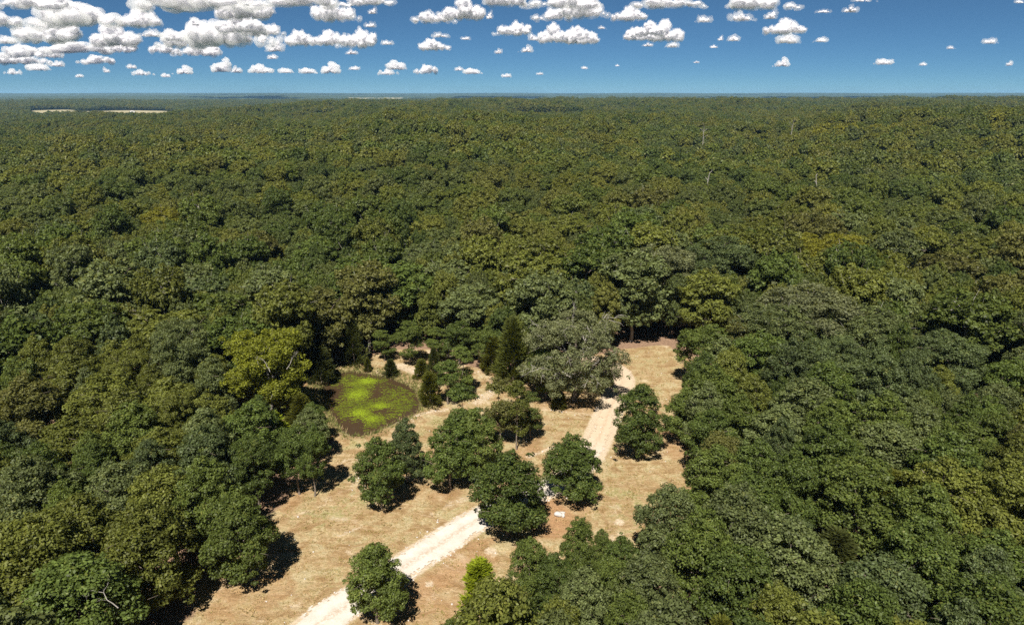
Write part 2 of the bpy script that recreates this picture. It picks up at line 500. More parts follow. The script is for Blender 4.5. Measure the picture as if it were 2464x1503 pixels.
def ground_mesh():
    rr = [4.0]
    while rr[-1] < 22500:
        r = rr[-1]
        rr.append(r * (1.0065 if 46 < r < 170 else 1.02 if r < 6000 else 1.04))
    rr = np.array(rr)
    ang = np.concatenate([np.arange(-180, -47, 7.0), np.arange(-46, 46.01, 0.28), np.arange(47, 180, 7.0)])
    ang = R(1) * ang
    A, RRR = np.meshgrid(ang, rr)
    x = RRR * np.sin(A); y = RRR * np.cos(A)
    z = terrain(x, y)
    near = RRR < 260
    pd = np.full(x.shape, 99.0); cd = np.full(x.shape, 99.0); rd = np.full(x.shape, 99.0)
    pd[near] = poly_sd(x[near], y[near], POND)
    cd[near] = poly_sd(x[near], y[near], CLEAR)
    rd[near] = line_d(x[near], y[near], RL[::8, :2])
    z = z + np.where(pd < 4, -0.75 * (1 - sstep(-2.5, 1.2, pd)) + 0.22 * np.exp(-((pd - 2.0) / 1.2) ** 2), 0)
    bumps = SineNoise(21, 2.2, 14); z = z + np.where(near, 0.035 * bumps(x, y) * sstep(1.5, 4, rd), 0)
    at = {k: np.zeros(x.shape) for k in ('litter', 'pale', 'red', 'green', 'mud', 'far', 'field')}
    n1 = SineNoise(31, 9, 14)
    at['litter'] = sstep(-1.5, 2.0, cd + 0.8 * n1(x, y))
    xs, ys = x[near], y[near]
    base_green = 0.42 + 0.3 * np.clip(SineNoise(32, 14, 12)(xs, ys), 0, 1)
    at['green'][near] = np.maximum(base_green, strokes(xs, ys, GREEN))
    at['green'][near] = np.maximum(at['green'][near], np.where((pd[near] > -1) & (pd[near] < 2.2), 0.95, 0))
    at['pale'][near] = np.maximum(strokes(xs, ys, PALE), 0.95 * (1 - sstep(1.7, 2.8, rd[near])))
    at['red'][near] = 0.75 * strokes(xs, ys, RED)
    at['mud'] = 1 - sstep(-0.2, 0.9, pd)
    at['far'] = sstep(190, 330, RRR)
    th = np.degrees(A)
    at['field'] = field_mask(x, y)
    n, m = A.shape
    I = np.arange(n * m).reshape(n, m)
    J = np.roll(I, -1, axis=1)
    q = np.stack([I[:-1], J[:-1], J[1:], I[1:]], -1).reshape(-1, 4)[:, ::-1]
    V = np.stack([x, y, z], -1).reshape(-1, 3)
    c = len(V)
    V = np.vstack([V, [[0, 0, 0]]])
    fan = np.stack([I[0], J[0], np.full(m, c)], -1)
    return mk('ground', V, [q.copy(), fan[:, ::-1].copy()], ground_material(),
              {k: np.append(v.ravel(), 0) for k, v in at.items()}, smooth=True)

fld_n = SineNoise(41, 260, 8)
def field_mask(x, y):
    r = np.hypot(x, y); th = np.degrees(np.arctan2(x, y))
    k = 90 * fld_n(x, y)
    a = (1 - sstep(0, 60, np.abs(r - 2600) + k * 0.6 - 340)) * (1 - sstep(0, 0.6, np.abs(th + 29.0) - 4.0))
    b = (1 - sstep(0, 60, np.abs(r - 2560) - 70)) * (1 - sstep(0, 0.4, np.abs(th + 24.6) - 1.0))
    c = (1 - sstep(0, 60, np.abs(r - 3250) - 90)) * (1 - sstep(0, 0.25, np.abs(th + 30.3) - 0.6))
    return np.clip(a + b + c, 0, 1)

obj('ground', ground_mesh(), kind='structure')

def hills_mesh():
    rr = [5000.0]
    while rr[-1] < 22000:
        rr.append(rr[-1] * 1.0035)
    rr = np.array(rr); ang = R(1) * np.arange(-44, 44.01, 0.13)
    A, RR = np.meshgrid(ang, rr)
    x = RR * np.sin(A); y = RR * np.cos(A)
    g = np.random.default_rng(5)
    # canopy bumps, wider apart far off
    z = terrain(x, y) + 13 + g.uniform(-4.5, 4.5, x.shape) + 2.5 * SineNoise(51, 170, 12)(x, y)
    z = z - 40 * (1 - sstep(5000, 5120, RR))
    th = np.degrees(A)
    fa = (1 - sstep(0, 60, np.abs(RR - 7900) - 260)) * (1 - sstep(0, 0.3, np.abs(th + 10.5) - 1.8))
    z = z - 14 * fa - np.where(fa > 0.5, g.uniform(-4.5, 4.5, x.shape), 0) * 0
    n, m = A.shape
    I = np.arange(n * m).reshape(n, m)
    q = np.stack([I[:-1, :-1], I[:-1, 1:], I[1:, 1:], I[1:, :-1]], -1).reshape(-1, 4)[:, ::-1]
    return mk('hills', np.stack([x, y, z], -1).reshape(-1, 3), q.copy(), hills_material(), {'field': fa.ravel()})
obj('hills', hills_mesh(), kind='structure')

# ------------------------------------------------------------------ road
def road_mesh():
    d = np.gradient(RL[:, :2], axis=0); d /= np.linalg.norm(d, axis=1)[:, None]
    nrm = np.stack([-d[:, 1], d[:, 0]], 1)
    K = 29
    u = np.linspace(-0.62, 0.62, K)
    off = u[None] * RL[:, 2:3]
    x = RL[:, 0:1] + nrm[:, 0:1] * off; y = RL[:, 1:2] + nrm[:, 1:2] * off
    nz = SineNoise(61, 0.9, 16)(x, y); nb = SineNoise(62, 5, 10)(x, y)
    keep_v = np.abs(u)[None] * RL[:, 2:3] - RL[:, 2:3] * 0.5 + 0.22 * nz + 0.22 * nb
    rut = -0.03 * np.exp(-((np.abs(u) - 0.2) / 0.08) ** 2)[None]
    z = 0.06 + rut + 0.012 * nz - 0.05 * np.clip(np.abs(u) - 0.4, 0, 1)[None] / 0.2
    I = np.arange(x.size).reshape(x.shape)
    q = np.stack([I[:-1, :-1], I[:-1, 1:], I[1:, 1:], I[1:, :-1]], -1).reshape(-1, 4)
    kv = keep_v.ravel()[q].mean(1) + np.random.default_rng(3).normal(0, 0.2, len(q))
    q = q[kv < 0]
    tan = np.repeat(sstep(0.40, 0.60, np.linspace(0, 1, len(RL)))[:, None], K, 1)
    strip = np.repeat((1.2 * np.exp(-((u + 0.03) / 0.10) ** 2) + 0.6 * sstep(0.36, 0.5, np.abs(u)))[None], len(RL), 0)
    return mk('gravel_road', np.stack([x, y, z], -1).reshape(-1, 3), q[:, ::-1].copy() if nrm[0, 0] > 9 else q, road_material(),
              {'tan': tan.ravel(), 'strip': np.clip(strip, 0, 1).ravel()}, smooth=True)
obj('gravel_road', road_mesh(), kind='structure')

# ------------------------------------------------------------------ pond
def pond():
    c = POND.mean(0)
    P = c + (POND - c) * 1.08
    V = np.array([[p[0], p[1], WATER_Z] for p in P])
    me = bpy.data.meshes.new('pond_water')
    me.from_pydata([tuple(v) for v in V], [], [tuple(range(len(V)))])
    me.materials.append(water_material())
    o = obj('pond_water', me, kind='structure')
    s = 0.125
    x0, y0 = P.min(0); x1, y1 = P.max(0)
    gx, gy = np.meshgrid(np.arange(x0, x1, s), np.arange(y0, y1, s))
    sd = poly_sd(gx, gy, POND)
    big = SineNoise(71, 5.5, 14)(gx, gy)
    mid = SineNoise(72, 1.1, 18)(gx * 0.5, gy * 1.3)
    g = np.random.default_rng(4)
    fn = g.normal(0, 1, gx.shape)
    px = np.array([[project((a, b, 0))[0] for a, b in zip(r1, r2)] for r1, r2 in zip(gx, gy)])
    py = np.array([[project((a, b, 0))[1] for a, b in zip(r1, r2)] for r1, r2 in zip(gx, gy)])
    def blob(cx, cy, rx, ry):
        return np.exp(-(((gx - G(cx, cy)[0]) / rx) ** 2 + ((gy - G(cx, cy)[1]) / ry) ** 2))
    dark = blob(800, 945, 1.6, 2.6) + 0.55 * blob(912, 938, 1.2, 3.0) + blob(838, 1030, 2.0, 2.4) + 0.8 * blob(918, 986, 1.4, 1.4) + 0.4 * blob(945, 925, 1.6, 1.6)
    lime = blob(858, 945, 1.5, 2.2) + blob(884, 915, 1.4, 1.2) + blob(912, 976, 1.4, 1.2) + 0.9 * blob(866, 990, 1.2, 1.6) + 0.8 * blob(895, 1005, 1.2, 1.4) + 0.5 * blob(850, 922, 1.0, 0.8)
    val = 0.20 + 0.28 * big + 0.42 * mid + 0.55 * fn - 1.9 * dark + 1.7 * lime
    val = val - 1.1 * np.exp(-((sd + 0.2) / 0.9) ** 2)
    ok = (sd < -0.3) & (val > 0.12)
    pts = np.stack([gx[ok], gy[ok]], 1) + g.uniform(-0.06, 0.06, (ok.sum(), 2))
    n = len(pts)
    a = g.uniform(0, 2 * np.pi, n); sx = g.uniform(0.07, 0.16, n); sy = g.uniform(0.04, 0.075, n)
    q = []
    for k in range(4):
        an = a * 0.15 + k * math.pi / 2 + 0.6
        q.append(np.stack([pts[:, 0] + np.cos(an) * sx, pts[:, 1] + np.sin(an) * sy * 1.4, np.full(n, WATER_Z + 0.006) + g.uniform(0, 0.02, n)], 1))
    V = np.stack(q, 1).reshape(-1, 3)
    Fq = np.arange(4 * n).reshape(n, 4)
    tone = np.clip(0.30 + 0.55 * np.clip(lime[ok], 0, 1) + 0.18 * g.normal(0, 1, n) - 0.12 * (big[ok]), 0, 1)
    me = mk('algae_mat', V, Fq, tone_material('algae', (0.050, 0.062, 0.006), (0.20, 0.28, 0.010), 0.7, 0.2, mid=(0.105, 0.130, 0.007)), fattr={'tone': tone})
    obj('algae_mat', me, kind='stuff', label='bright yellow-green algae and duckweed floating on the dark pond', category='algae')
pond()

# ------------------------------------------------------------------ grass tufts
def tufts(name, xy, h0, h1, mat, label, cat, blades=4, seed=1, tone=None, wide=0.05):
    g = np.random.default_rng(seed)
    n = len(xy)
    bx = np.repeat(xy[:, 0], blades) + g.normal(0, 0.06, n * blades)
    by = np.repeat(xy[:, 1], blades) + g.normal(0, 0.06, n * blades)
    a = g.uniform(0, 2 * np.pi, n * blades); h = g.uniform(h0, h1, n * blades); le = g.uniform(0.25, 0.9, n * blades) * h
    bz = np.repeat(ground_z(xy[:, 0], xy[:, 1]), blades) - 0.02
    p0 = np.stack([bx + np.sin(a) * wide, by - np.cos(a) * wide, bz], 1)
    p1 = np.stack([bx - np.sin(a) * wide, by + np.cos(a) * wide, bz], 1)
    p2 = np.stack([bx + np.cos(a) * le, by + np.sin(a) * le, bz + h], 1)
    V = np.stack([p0, p1, p2], 1).reshape(-1, 3)
    T = np.repeat(tone if tone is not None else g.uniform(0, 1, n), blades)
    T = np.clip(T + g.normal(0, 0.12, n * blades), 0, 1)
    me = mk(name, V, np.arange(3 * n * blades).reshape(-1, 3), mat, fattr={'tone': T})
    return obj(name, me, kind='stuff', label=label, category=cat)

def ground_z(x, y):
    pd = poly_sd(x, y, POND)
    return terrain(x, y) + np.where(pd < 4, -0.75 * (1 - sstep(-2.5, 1.2, pd)) + 0.22 * np.exp(-((pd - 2.0) / 1.2) ** 2), 0)

def scatter_in(poly, n, seed):
    g = np.random.default_rng(seed)
    lo, hi = poly.min(0), poly.max(0)
    p = g.uniform(lo, hi, (n, 2))
    return p[poly_sd(p[:, 0], p[:, 1], poly) < 0]

p = scatter_in(CLEAR, 90000, 8)
p = p[p[:, 1] > 45]
rd = line_d(p[:, 0], p[:, 1], RL[::8, :2]); pd = poly_sd(p[:, 0], p[:, 1], POND)
pale = strokes(p[:, 0], p[:, 1], PALE); grn = strokes(p[:, 0], p[:, 1], GREEN)
nn = SineNoise(81, 3.0, 16)(p[:, 0], p[:, 1]); g_ = np.random.default_rng(9)
ok = (rd > 2.3) & (pd > 0.6) & (g_.uniform(0, 1, len(p)) > pale * 0.9) & (nn + g_.normal(0, 0.5, len(p)) > -0.1)
p, grn, nn = p[ok], grn[ok], nn[ok]
tn = np.clip(0.55 + 0.25 * g_.normal(0, 1, len(p)) - 0.55 * grn * (g_.uniform(0, 1, len(p)) < 0.6), 0, 1)
M_DRY = tone_material('dry_grass', (0.20, 0.19, 0.05), (0.48, 0.37, 0.20), 0.9, 0.1, 0.3, mid=(0.33, 0.235, 0.105))
tufts('dry_grass', p, 0.05, 0.15, M_DRY, 'short straw-coloured dry grass tufts over the whole clearing', 'dry grass', 4, 10, tn)
g_ = np.random.default_rng(19)
lo, hi = POND.min(0) - 4, POND.max(0) + 4
p = g_.uniform(lo, hi, (30000, 2)); pd = poly_sd(p[:, 0], p[:, 1], POND)
ok = (pd > -0.35) & (pd < 1.7 + g_.normal(0, 0.5, len(p))) & (g_.uniform(0, 1, len(p)) < np.where((p[:, 1] > POND.mean(0)[1] - 3) | (p[:, 0] < POND.mean(0)[0] - 2), 0.6, 0.16))
p = p[ok]
tufts('shore_grass', p, 0.2, 0.6, tone_material('shore_grass', (0.10, 0.13, 0.03), (0.42, 0.31, 0.17), 0.9, 0.1, 0.25, mid=(0.2, 0.19, 0.06)),
      'green and tan rushes fringing the shore of the pond', 'rushes', 4, 20, np.clip(g_.normal(0.45, 0.3, len(p)), 0, 1), 0.04)

# ------------------------------------------------------------------ tree building blocks
def tube(pts, rad, sides=6):
    pts = np.asarray(pts, float); rad = np.asarray(rad, float)
    n = len(pts)
    t = np.gradient(pts, axis=0); t /= np.linalg.norm(t, axis=1)[:, None] + 1e-9
    ref = np.array([0.3, 0.9, 0.1]) if abs(t[0][2]) > 0.8 else np.array([0, 0, 1.0])
    b = np.cross(t, ref); b /= np.linalg.norm(b, axis=1)[:, None] + 1e-9
    c = np.cross(t, b)
    a = np.linspace(0, 2 * np.pi, sides, endpoint=False)
    V = (pts[:, None] + rad[:, None, None] * (np.cos(a)[None, :, None] * b[:, None] + np.sin(a)[None, :, None] * c[:, None])).reshape(-1, 3)
    I = np.arange(n * sides).reshape(n, sides); J = np.roll(I, -1, 1)
    return V, np.stack([I[:-1], J[:-1], J[1:], I[1:]], -1).reshape(-1, 4)

def join(parts):
    V, Q, o = [], [], 0
    for v, q in parts:
        V.append(v); Q.append(q + o); o += len(v)
    return np.vstack(V), np.vstack(Q)

def limb_path(g, a, b, n=6, wob=0.08):
    a = np.asarray(a, float); b = np.asarray(b, float)
    L = np.linalg.norm(b - a)
    u = np.linspace(0, 1, n)
    p = a + (b - a) * u[:, None]
    p[1:-1] += g.normal(0, wob * L, (n - 2, 3)) * 0.4
    p[:, 2] += 0.12 * L * np.sin(u * np.pi) * g.uniform(-0.2, 1)
    return p

def branchy(g, a, b, r, depth=2):
    """A limb with side branches, as tubes."""
    p = limb_path(g, a, b, 6)
    out = [tube(p, np.linspace(r, r * 0.3, 6), 5)]
    if depth:
        L = np.linalg.norm(np.asarray(b) - a)
        for k in (2, 3, 4, 4):
            d = (p[k + 1] - p[k - 1]); d /= np.linalg.norm(d)
            d = d + g.normal(0, 0.65, 3); d /= np.linalg.norm(d)
            out += branchy(g, p[k], p[k] + d * L * g.uniform(0.3, 0.5), r * 0.45, depth - 1)
    return out

def leaf_quads(g, C, N, size, aspect=0.6):
    n = len(C)
    N = N / (np.linalg.norm(N, axis=1)[:, None] + 1e-9)
    rv = g.normal(0, 1, (n, 3))
    T = np.cross(N, rv); T /= np.linalg.norm(T, axis=1)[:, None] + 1e-9
    B = np.cross(N, T)
    s = size[:, None]
    v = np.stack([C + T * s, C + B * s * aspect + N * s * 0.15, C - T * s - N * s * 0.25, C - B * s * aspect + N * s * 0.15], 1)
    return v.reshape(-1, 3), np.arange(4 * n).reshape(n, 4)

def sphere_dirs(g, n):
    v = g.normal(0, 1, (n, 3))
    return v / np.linalg.norm(v, axis=1)[:, None]

class Shape:
    """Clump layout of one crown, leaves added at any density afterwards."""
    def __init__(self, seed, kind):
        g = self.g = np.random.default_rng(seed)
        self.kind = kind
        if kind == 'young':
            self.R, self.H, zb, nc, self.rc = 3.4, 9.5, 1.9, 105, (0.28, 0.85)
            prof = lambda t: 1.5 * (t + 0.05) ** 0.36 * (1.02 - t) ** 0.78
        elif kind == 'high':
            self.R, self.H, zb, nc, self.rc = 3.0, 9.5, 3.5, 90, (0.32, 0.85)
            prof = lambda t: np.where(t > 0.3, np.sqrt(np.clip(1 - ((t - 0.3) / 0.74) ** 2, 0, 1)), 0.7 + t)
        elif kind == 'slim':
            self.R, self.H, zb, nc, self.rc = 2.0, 9.5, 2.6, 60, (0.28, 0.68)
            prof = lambda t: 1.45 * (t + 0.08) ** 0.4 * (1.02 - t) ** 0.55
        elif kind == 'mature':
            self.R, self.H, zb, nc, self.rc = 6.0, 17.0, 4.5, 240, (0.45, 1.2)
            prof = lambda t: np.where(t > 0.38, np.sqrt(np.clip(1 - ((t - 0.38) / 0.64) ** 2, 0, 1)), 0.5 + 0.5 * (t / 0.38) ** 0.8)
        else:  # spread
            self.R, self.H, zb, nc, self.rc = 9.0, 15.0, 2.6, 330, (0.45, 1.1)
            prof = lambda t: np.where(t > 0.35, np.sqrt(np.clip(1 - ((t - 0.35) / 0.67) ** 2, 0, 1)), 0.62 + 0.38 * (t / 0.35) ** 0.8)
        self.zb = zb
        lob = SineNoise(seed + 100, 1.9, 8)
        cand = []
        nl = {'young': 9, 'high': 7, 'slim': 5, 'mature': 11, 'spread': 15}[kind]
        # big lobes carried by limbs
        la = np.arange(nl) * 2.399 + g.uniform(0, 6); lt = (np.arange(nl) + 0.5) / nl
        lt = np.clip(lt ** 0.9 + g.normal(0, 0.06, nl), 0.04, 0.9)
        lf = g.uniform(0.55, 0.78, nl)
        LR = np.array([prof(t) for t in lt]) * self.R
        self.lobes = np.stack([np.cos(la) * LR * lf, np.sin(la) * LR * lf, zb + lt * (self.H - zb) * 0.93], 1)
        tries = 4000
        t = g.uniform(0, 1, tries); a = g.uniform(0, 2 * np.pi, tries)
        f = np.where(g.uniform(0, 1, tries) < 0.8, g.uniform(0.72, 1.0, tries), g.uniform(0.1, 0.75, tries))
        rad = prof(t) * self.R * f * (1 + 0.16 * lob(3 * np.cos(a) + 2 * t, 3 * np.sin(a) - t))
        C = np.stack([np.cos(a) * rad, np.sin(a) * rad, zb + t * (self.H - zb)], 1)
        lobe_r = {'young': 1.6, 'high': 1.5, 'slim': 1.05, 'mature': 2.5, 'spread': 2.7}[kind]
        dl = np.min(np.linalg.norm((C[:, None] - self.lobes[None]) / [1, 1, 0.8], axis=2), 1)
        C = C[dl < lobe_r * g.uniform(0.7, 1.12, tries)]
        sel = [0]
        dist = np.linalg.norm(C - C[0], axis=1)
        while len(sel) < min(nc, len(C)):
            i = int(np.argmax(dist * g.uniform(0.6, 1.0, len(C))))
            sel.append(i)
            dist = np.minimum(dist, np.linalg.norm(C - C[i], axis=1))
        self.C = C[sel]
        if kind in ('young', 'slim'):
            self.C = np.vstack([self.C, [[g.normal(0, 0.2), g.normal(0, 0.2), self.H - 0.3], [g.normal(0, 0.3), g.normal(0, 0.3), self.H - 1.0], [g.normal(0, 0.5), g.normal(0, 0.5), self.H - 1.6]]])
            sel = sel + [0, 0, 0]
        self.rr = g.uniform(self.rc[0], self.rc[1], len(sel)) * np.where(self.C[:, 2] > self.H * 0.9, 0.75, 1)
        # short spurs that break the outline
        ext = g.choice(len(self.C), len(self.C) // 4, replace=False)
        od = self.C[ext] - np.array([0, 0, zb + 0.3 * (self.H - zb)])
        od /= np.linalg.norm(od, axis=1)[:, None] + 1e-6
        self.C = np.vstack([self.C, self.C[ext] + (od + g.normal(0, 0.3, od.shape)) * (self.rr[ext] * g.uniform(0.9, 1.5, len(ext)))[:, None]])
        self.rr = np.concatenate([self.rr, self.rr[ext] * 0.42])
        self.tone = g.normal(0, 0.10, len(self.C))
    def leaves(self, per, size, seed=0):
        g = np.random.default_rng(seed + 17)
        m = len(self.C)
        k = np.repeat(np.arange(m), np.maximum(3, (per * (self.rr / self.rr.mean()) ** 2).astype(int)))
        n = len(k)
        d = sphere_dirs(g, n)
        out = self.C - np.array([0, 0, self.zb + 0.35 * (self.H - self.zb)])
        out = out / (np.linalg.norm(out, axis=1)[:, None] + 1e-6)
        flip = (np.einsum('ij,ij->i', d, out[k] + np.array([0, 0, 0.45])) < -0.25) & (g.uniform(0, 1, n) < 0.8)
        d[flip] *= -1
        rad = self.rr[k] * (0.45 + 0.80 * g.uniform(0, 1, n) ** 0.8)
        C = self.C[k] + d * rad[:, None] * np.array([1, 1, 0.74])
        N = d * 1.1 + np.array([0, 0, 0.5]) + g.normal(0, 0.72 if size < 0.2 else 0.5 if size < 0.4 else 0.3, (n, 3))
        s = size * g.uniform(0.65, 1.3, n)
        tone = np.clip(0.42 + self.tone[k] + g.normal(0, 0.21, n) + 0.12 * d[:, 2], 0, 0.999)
        V, Q = leaf_quads(g, C, N, s)
        return V, Q, tone
    def crown_mesh(self, name, per, size, mat, seed=0):
        V, Q, t = self.leaves(per, size, seed)
        self.R = float(np.percentile(np.hypot(V[:, 0], V[:, 1]), 96)); self.H = float(np.percentile(V[:, 2], 99.7))
        return mk(name, V, Q, mat, fattr={'tone': t})
    def trunk_mesh(self, name, mat, limbs=True, fat=1.0):
        g = np.random.default_rng(99 + int(self.H * 10) + len(self.C))
        r0 = {'young': 0.14, 'high': 0.15, 'slim': 0.10, 'mature': 0.26, 'spread': 0.42}[self.kind] * fat
        top = np.array([g.normal(0, 0.2), g.normal(0, 0.2), self.H * 0.86])
        n = 8
        p = np.array([0, 0, -0.25]) + (top - [0, 0, -0.25]) * np.linspace(0, 1, n)[:, None]
        p[1:-1, :2] += g.normal(0, 0.10 * self.R / 4, (n - 2, 2))
        parts = [tube(p, np.concatenate([[r0 * 1.5], np.linspace(r0, r0 * 0.15, n - 1)]), 8)]
        if limbs:
            for L in self.lobes:
                z0 = max(self.zb * 0.85, L[2] - 0.55 * np.hypot(L[0], L[1]) - 0.4)
                u = np.clip((z0 + 0.25) / (top[2] + 0.25), 0, 0.95)
                a = np.array([np.interp(u * (n - 1), np.arange(n), p[:, i]) for i in range(3)])
                b = a + (L - a) * 1.25
                q = limb_path(g, a, b, 6)
                parts.append(tube(q, np.linspace(r0 * 0.5, r0 * 0.12, 6), 5))
                for kk in (2, 3, 4):
                    e = q[kk] + (L - a) * g.uniform(0.25, 0.5) + g.normal(0, 0.3 * np.linalg.norm(L - a), 3)
                    parts.append(tube(limb_path(g, q[kk], e, 4), np.linspace(r0 * 0.22, r0 * 0.06, 4), 4))
        V, Q = join(parts)
        return mk(name, V, Q, mat, smooth=True)

def cedar_meshes(seed, hi=True):
    g = np.random.default_rng(seed)
    H, Rr = 7.0, 1.75
    nc = 150
    t = (g.uniform(0, 1, nc)) ** 0.9
    a = np.arange(nc) * 2.399 + g.normal(0, 0.4, nc)
    lob = SineNoise(seed + 7, 1.6, 8)
    pr = Rr * (0.98 - t) ** 0.72 * (0.72 + 0.28 * sstep(0, 0.12, t)) * (1 + 0.38 * lob(2.5 * np.cos(a), 2.5 * np.sin(a) + 3 * t))
    C = np.stack([np.cos(a) * pr * 0.8, np.sin(a) * pr * 0.8, 0.25 + t * (H - 0.5)], 1)
    per = 60 if hi else 22
    k = np.repeat(np.arange(nc), per); n = len(k)
    d = sphere_dirs(g, n)
    out = np.stack([np.cos(a), np.sin(a), np.full(nc, 0.9)], 1)[k]
    axis = out * 0.9 + d * 0.55; axis /= np.linalg.norm(axis, axis=1)[:, None]
    P = C[k] + d * 0.34 * np.array([1, 1, 1.1]) + axis * g.uniform(-0.1, 0.35, n)[:, None]
    s = g.uniform(0.12, 0.26, n) * (1 if hi else 1.5)
    side = np.cross(axis, g.normal(0, 1, (n, 3))); side /= np.linalg.norm(side, axis=1)[:, None]
    sc = s[:, None]
    v = np.stack([P - axis * sc, P + side * sc * 0.28, P + axis * sc * 1.25, P - side * sc * 0.28], 1).reshape(-1, 3)
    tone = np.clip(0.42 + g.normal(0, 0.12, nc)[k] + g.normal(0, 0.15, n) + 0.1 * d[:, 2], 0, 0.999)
    cm = mk('cedar_crown', v, np.arange(4 * n).reshape(n, 4), ML['dark cedar'], fattr={'tone': tone})
    p = np.stack([g.normal(0, 0.03, 7), g.normal(0, 0.03, 7), np.linspace(-0.2, H * 0.92, 7)], 1)
    V, Q = tube(p, np.linspace(0.14, 0.02, 7), 7)
    return cm, mk('cedar_trunk', V, Q, M_BARK, smooth=True), H, Rr

SHAPES = {'young': [Shape(100 + i, 'young') for i in range(6)], 'slim': [Shape(200 + i, 'slim') for i in range(3)], 'high': [Shape(250 + i, 'high') for i in range(2)],
          'mature': [Shape(300 + i, 'mature') for i in range(6)], 'spread': [Shape(400, 'spread')]}
DENS = {'young': ((125, 0.115), (48, 0.19)), 'high': ((125, 0.115), (48, 0.19)), 'slim': ((110, 0.10), (45, 0.17)), 'mature': ((125, 0.15), (46, 0.26)), 'spread': ((95, 0.14), (95, 0.14))}
PROTO = {}
for kd, lst in SHAPES.items():
    for i, s in enumerate(lst):
        tr = s.trunk_mesh(kd + '_trunk', M_PALE if kd == 'mature' and i % 2 == 0 else M_BARK)
        for lod in (0, 1):
            per, sz = DENS[kd][lod]
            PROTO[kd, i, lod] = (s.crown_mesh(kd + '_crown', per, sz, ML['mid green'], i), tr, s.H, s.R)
CEDAR = [cedar_meshes(500 + i) for i in range(3)]

def plant(kind, i, lod, pos, h, w, tint, label, rz=0.0, group=None, name=None):
    """One tree: an empty at the foot of the trunk carrying crown and trunk."""
    cm, tm, H, Rr = CEDAR[i % len(CEDAR)] if kind == 'cedar' else PROTO[kind, i % len(SHAPES[kind]), lod]
    name = name or ('cedar_tree' if kind == 'cedar' else 'oak_tree')
    sx = w / (2 * Rr)
    o = root(name, label, 'cedar' if kind == 'cedar' else 'tree', pos, rz, group, (sx, sx, h / H))
    c = obj('crown', cm, o)
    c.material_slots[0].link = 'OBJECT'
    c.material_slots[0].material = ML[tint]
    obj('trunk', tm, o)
    return o

TREES = []   # every tree standing: x, y, crown width
OBJ_TREES = []
def hand(kind, bx, by, ty, w, tint, label, i=0, lod=0, rz=None, group=None, name=None):
    """A tree whose foot is seen at (bx, by), its top at ty, w wide in the photograph."""
    p = G(bx, by)
    hd = np.hypot(p[0], p[1])
    d = ray(bx, ty)
    z = CAM_H + d[2] / np.hypot(d[0], d[1]) * hd
    dep = project((p[0], p[1], z * 0.5))[2]
    wm = w / F * dep
    TREES.append((p[0], p[1], wm))
    o = plant(kind, i, lod, (p[0], p[1], float(ground_z(p[0:1], p[1:2])[0])), z, wm, tint, label, random.uniform(0, 6.28) if rz is None else rz, group, name)
    OBJ_TREES.append((o, p[0], p[1], z, wm))
    return o
def handtop(kind, px, ty, h, w, tint, label, **k):
    """A tree of height h whose top is seen at (px, ty)."""
    p = G(px, ty, h)
    bx, by, _ = project((p[0], p[1], 0))
    return hand(kind, bx, by, ty, w, tint, label, **k)

GC = 'young oaks scattered over the clearing'
hand('young', 910, 1497, 1316, 158, 'mid green', 'lone young oak beside the bottom of the white gravel road', 0, group=GC)
hand('young', 1224, 1289, 1092, 182, 'deep green', 'broad dark oak with leafy skirt covering the middle of the gravel road', 4, group=GC)
hand('young', 1373, 1206, 1049, 143, 'deep green', 'round oak right of the road, above the patch of red soil', 3, group=GC)
hand('young', 1532, 1100, 926, 126, 'deep green', 'tall pointed oak standing alone right of the road below its bend', 0, group=GC)
hand('young', 918, 1223, 1052, 122, 'deep green', 'front oak of the pair below the pond, its trunk in a ring of shade', 4, group=GC)
hand('young', 980, 1162, 1008, 92, 'blue green', 'rear oak of the pair just below the pond', 5, group=GC)
hand('young', 1084, 1178, 1010, 126, 'deep green', 'front left oak of the dense cluster in the middle of the clearing', 2, group=GC)
hand('young', 1150, 1160, 985, 122, 'mid green', 'front right oak of the dense cluster in the middle of the clearing', 0, group=GC)
hand('slim', 1118, 1092, 925, 90, 'deep green', 'rear oak whose narrow top rises above the cluster right of the pond', 1, group=GC)
hand('slim', 1243, 1081, 915, 70, 'olive green', 'skinny oak with long bare trunk left of the road', 0, group=GC)
hand('slim', 1276, 1056, 942, 62, 'mid green', 'small oak just right of the skinny bare-trunked oak', 1, group=GC)
hand('slim', 1205, 1070, 908, 84, 'brownish green', 'reddish brown tinged oak just left of the skinny oak', 1, group=GC)
hand('slim', 1078, 972, 868, 74, 'deep green', 'small dark ragged oak beside the cedars right of the pond', 0, group=GC)
hand('slim', 1112, 952, 838, 70, 'mid green', 'thin leaning oak behind the ragged oak right of the pond', 1, group=GC)
hand('slim', 988, 876, 775, 70, 'mid green', 'oak on the sandy bank straight behind the pond', 0, group=GC)
hand('slim', 1316, 958, 845, 104, 'deep green', 'low many-stemmed oak tucked under the left side of the big spreading oak', 0, group=GC)
hand('slim', 925, 868, 795, 56, 'mid green', 'small oak on the sandy bank, behind the tiny narrow cedar', 2, group=GC)
hand('slim', 1055, 868, 790, 62, 'mid green', 'small oak at the back of the sandy bank, above the slim dark cedar', 1, group=GC)
hand('high', 1105, 876, 775, 74, 'deep green', 'dark oak closing the back of the sandy bank at its right', 0, group=GC)
hand('high', 1165, 888, 785, 70, 'mid green', 'oak between the sandy bank and the olive cedar', 1, group=GC)
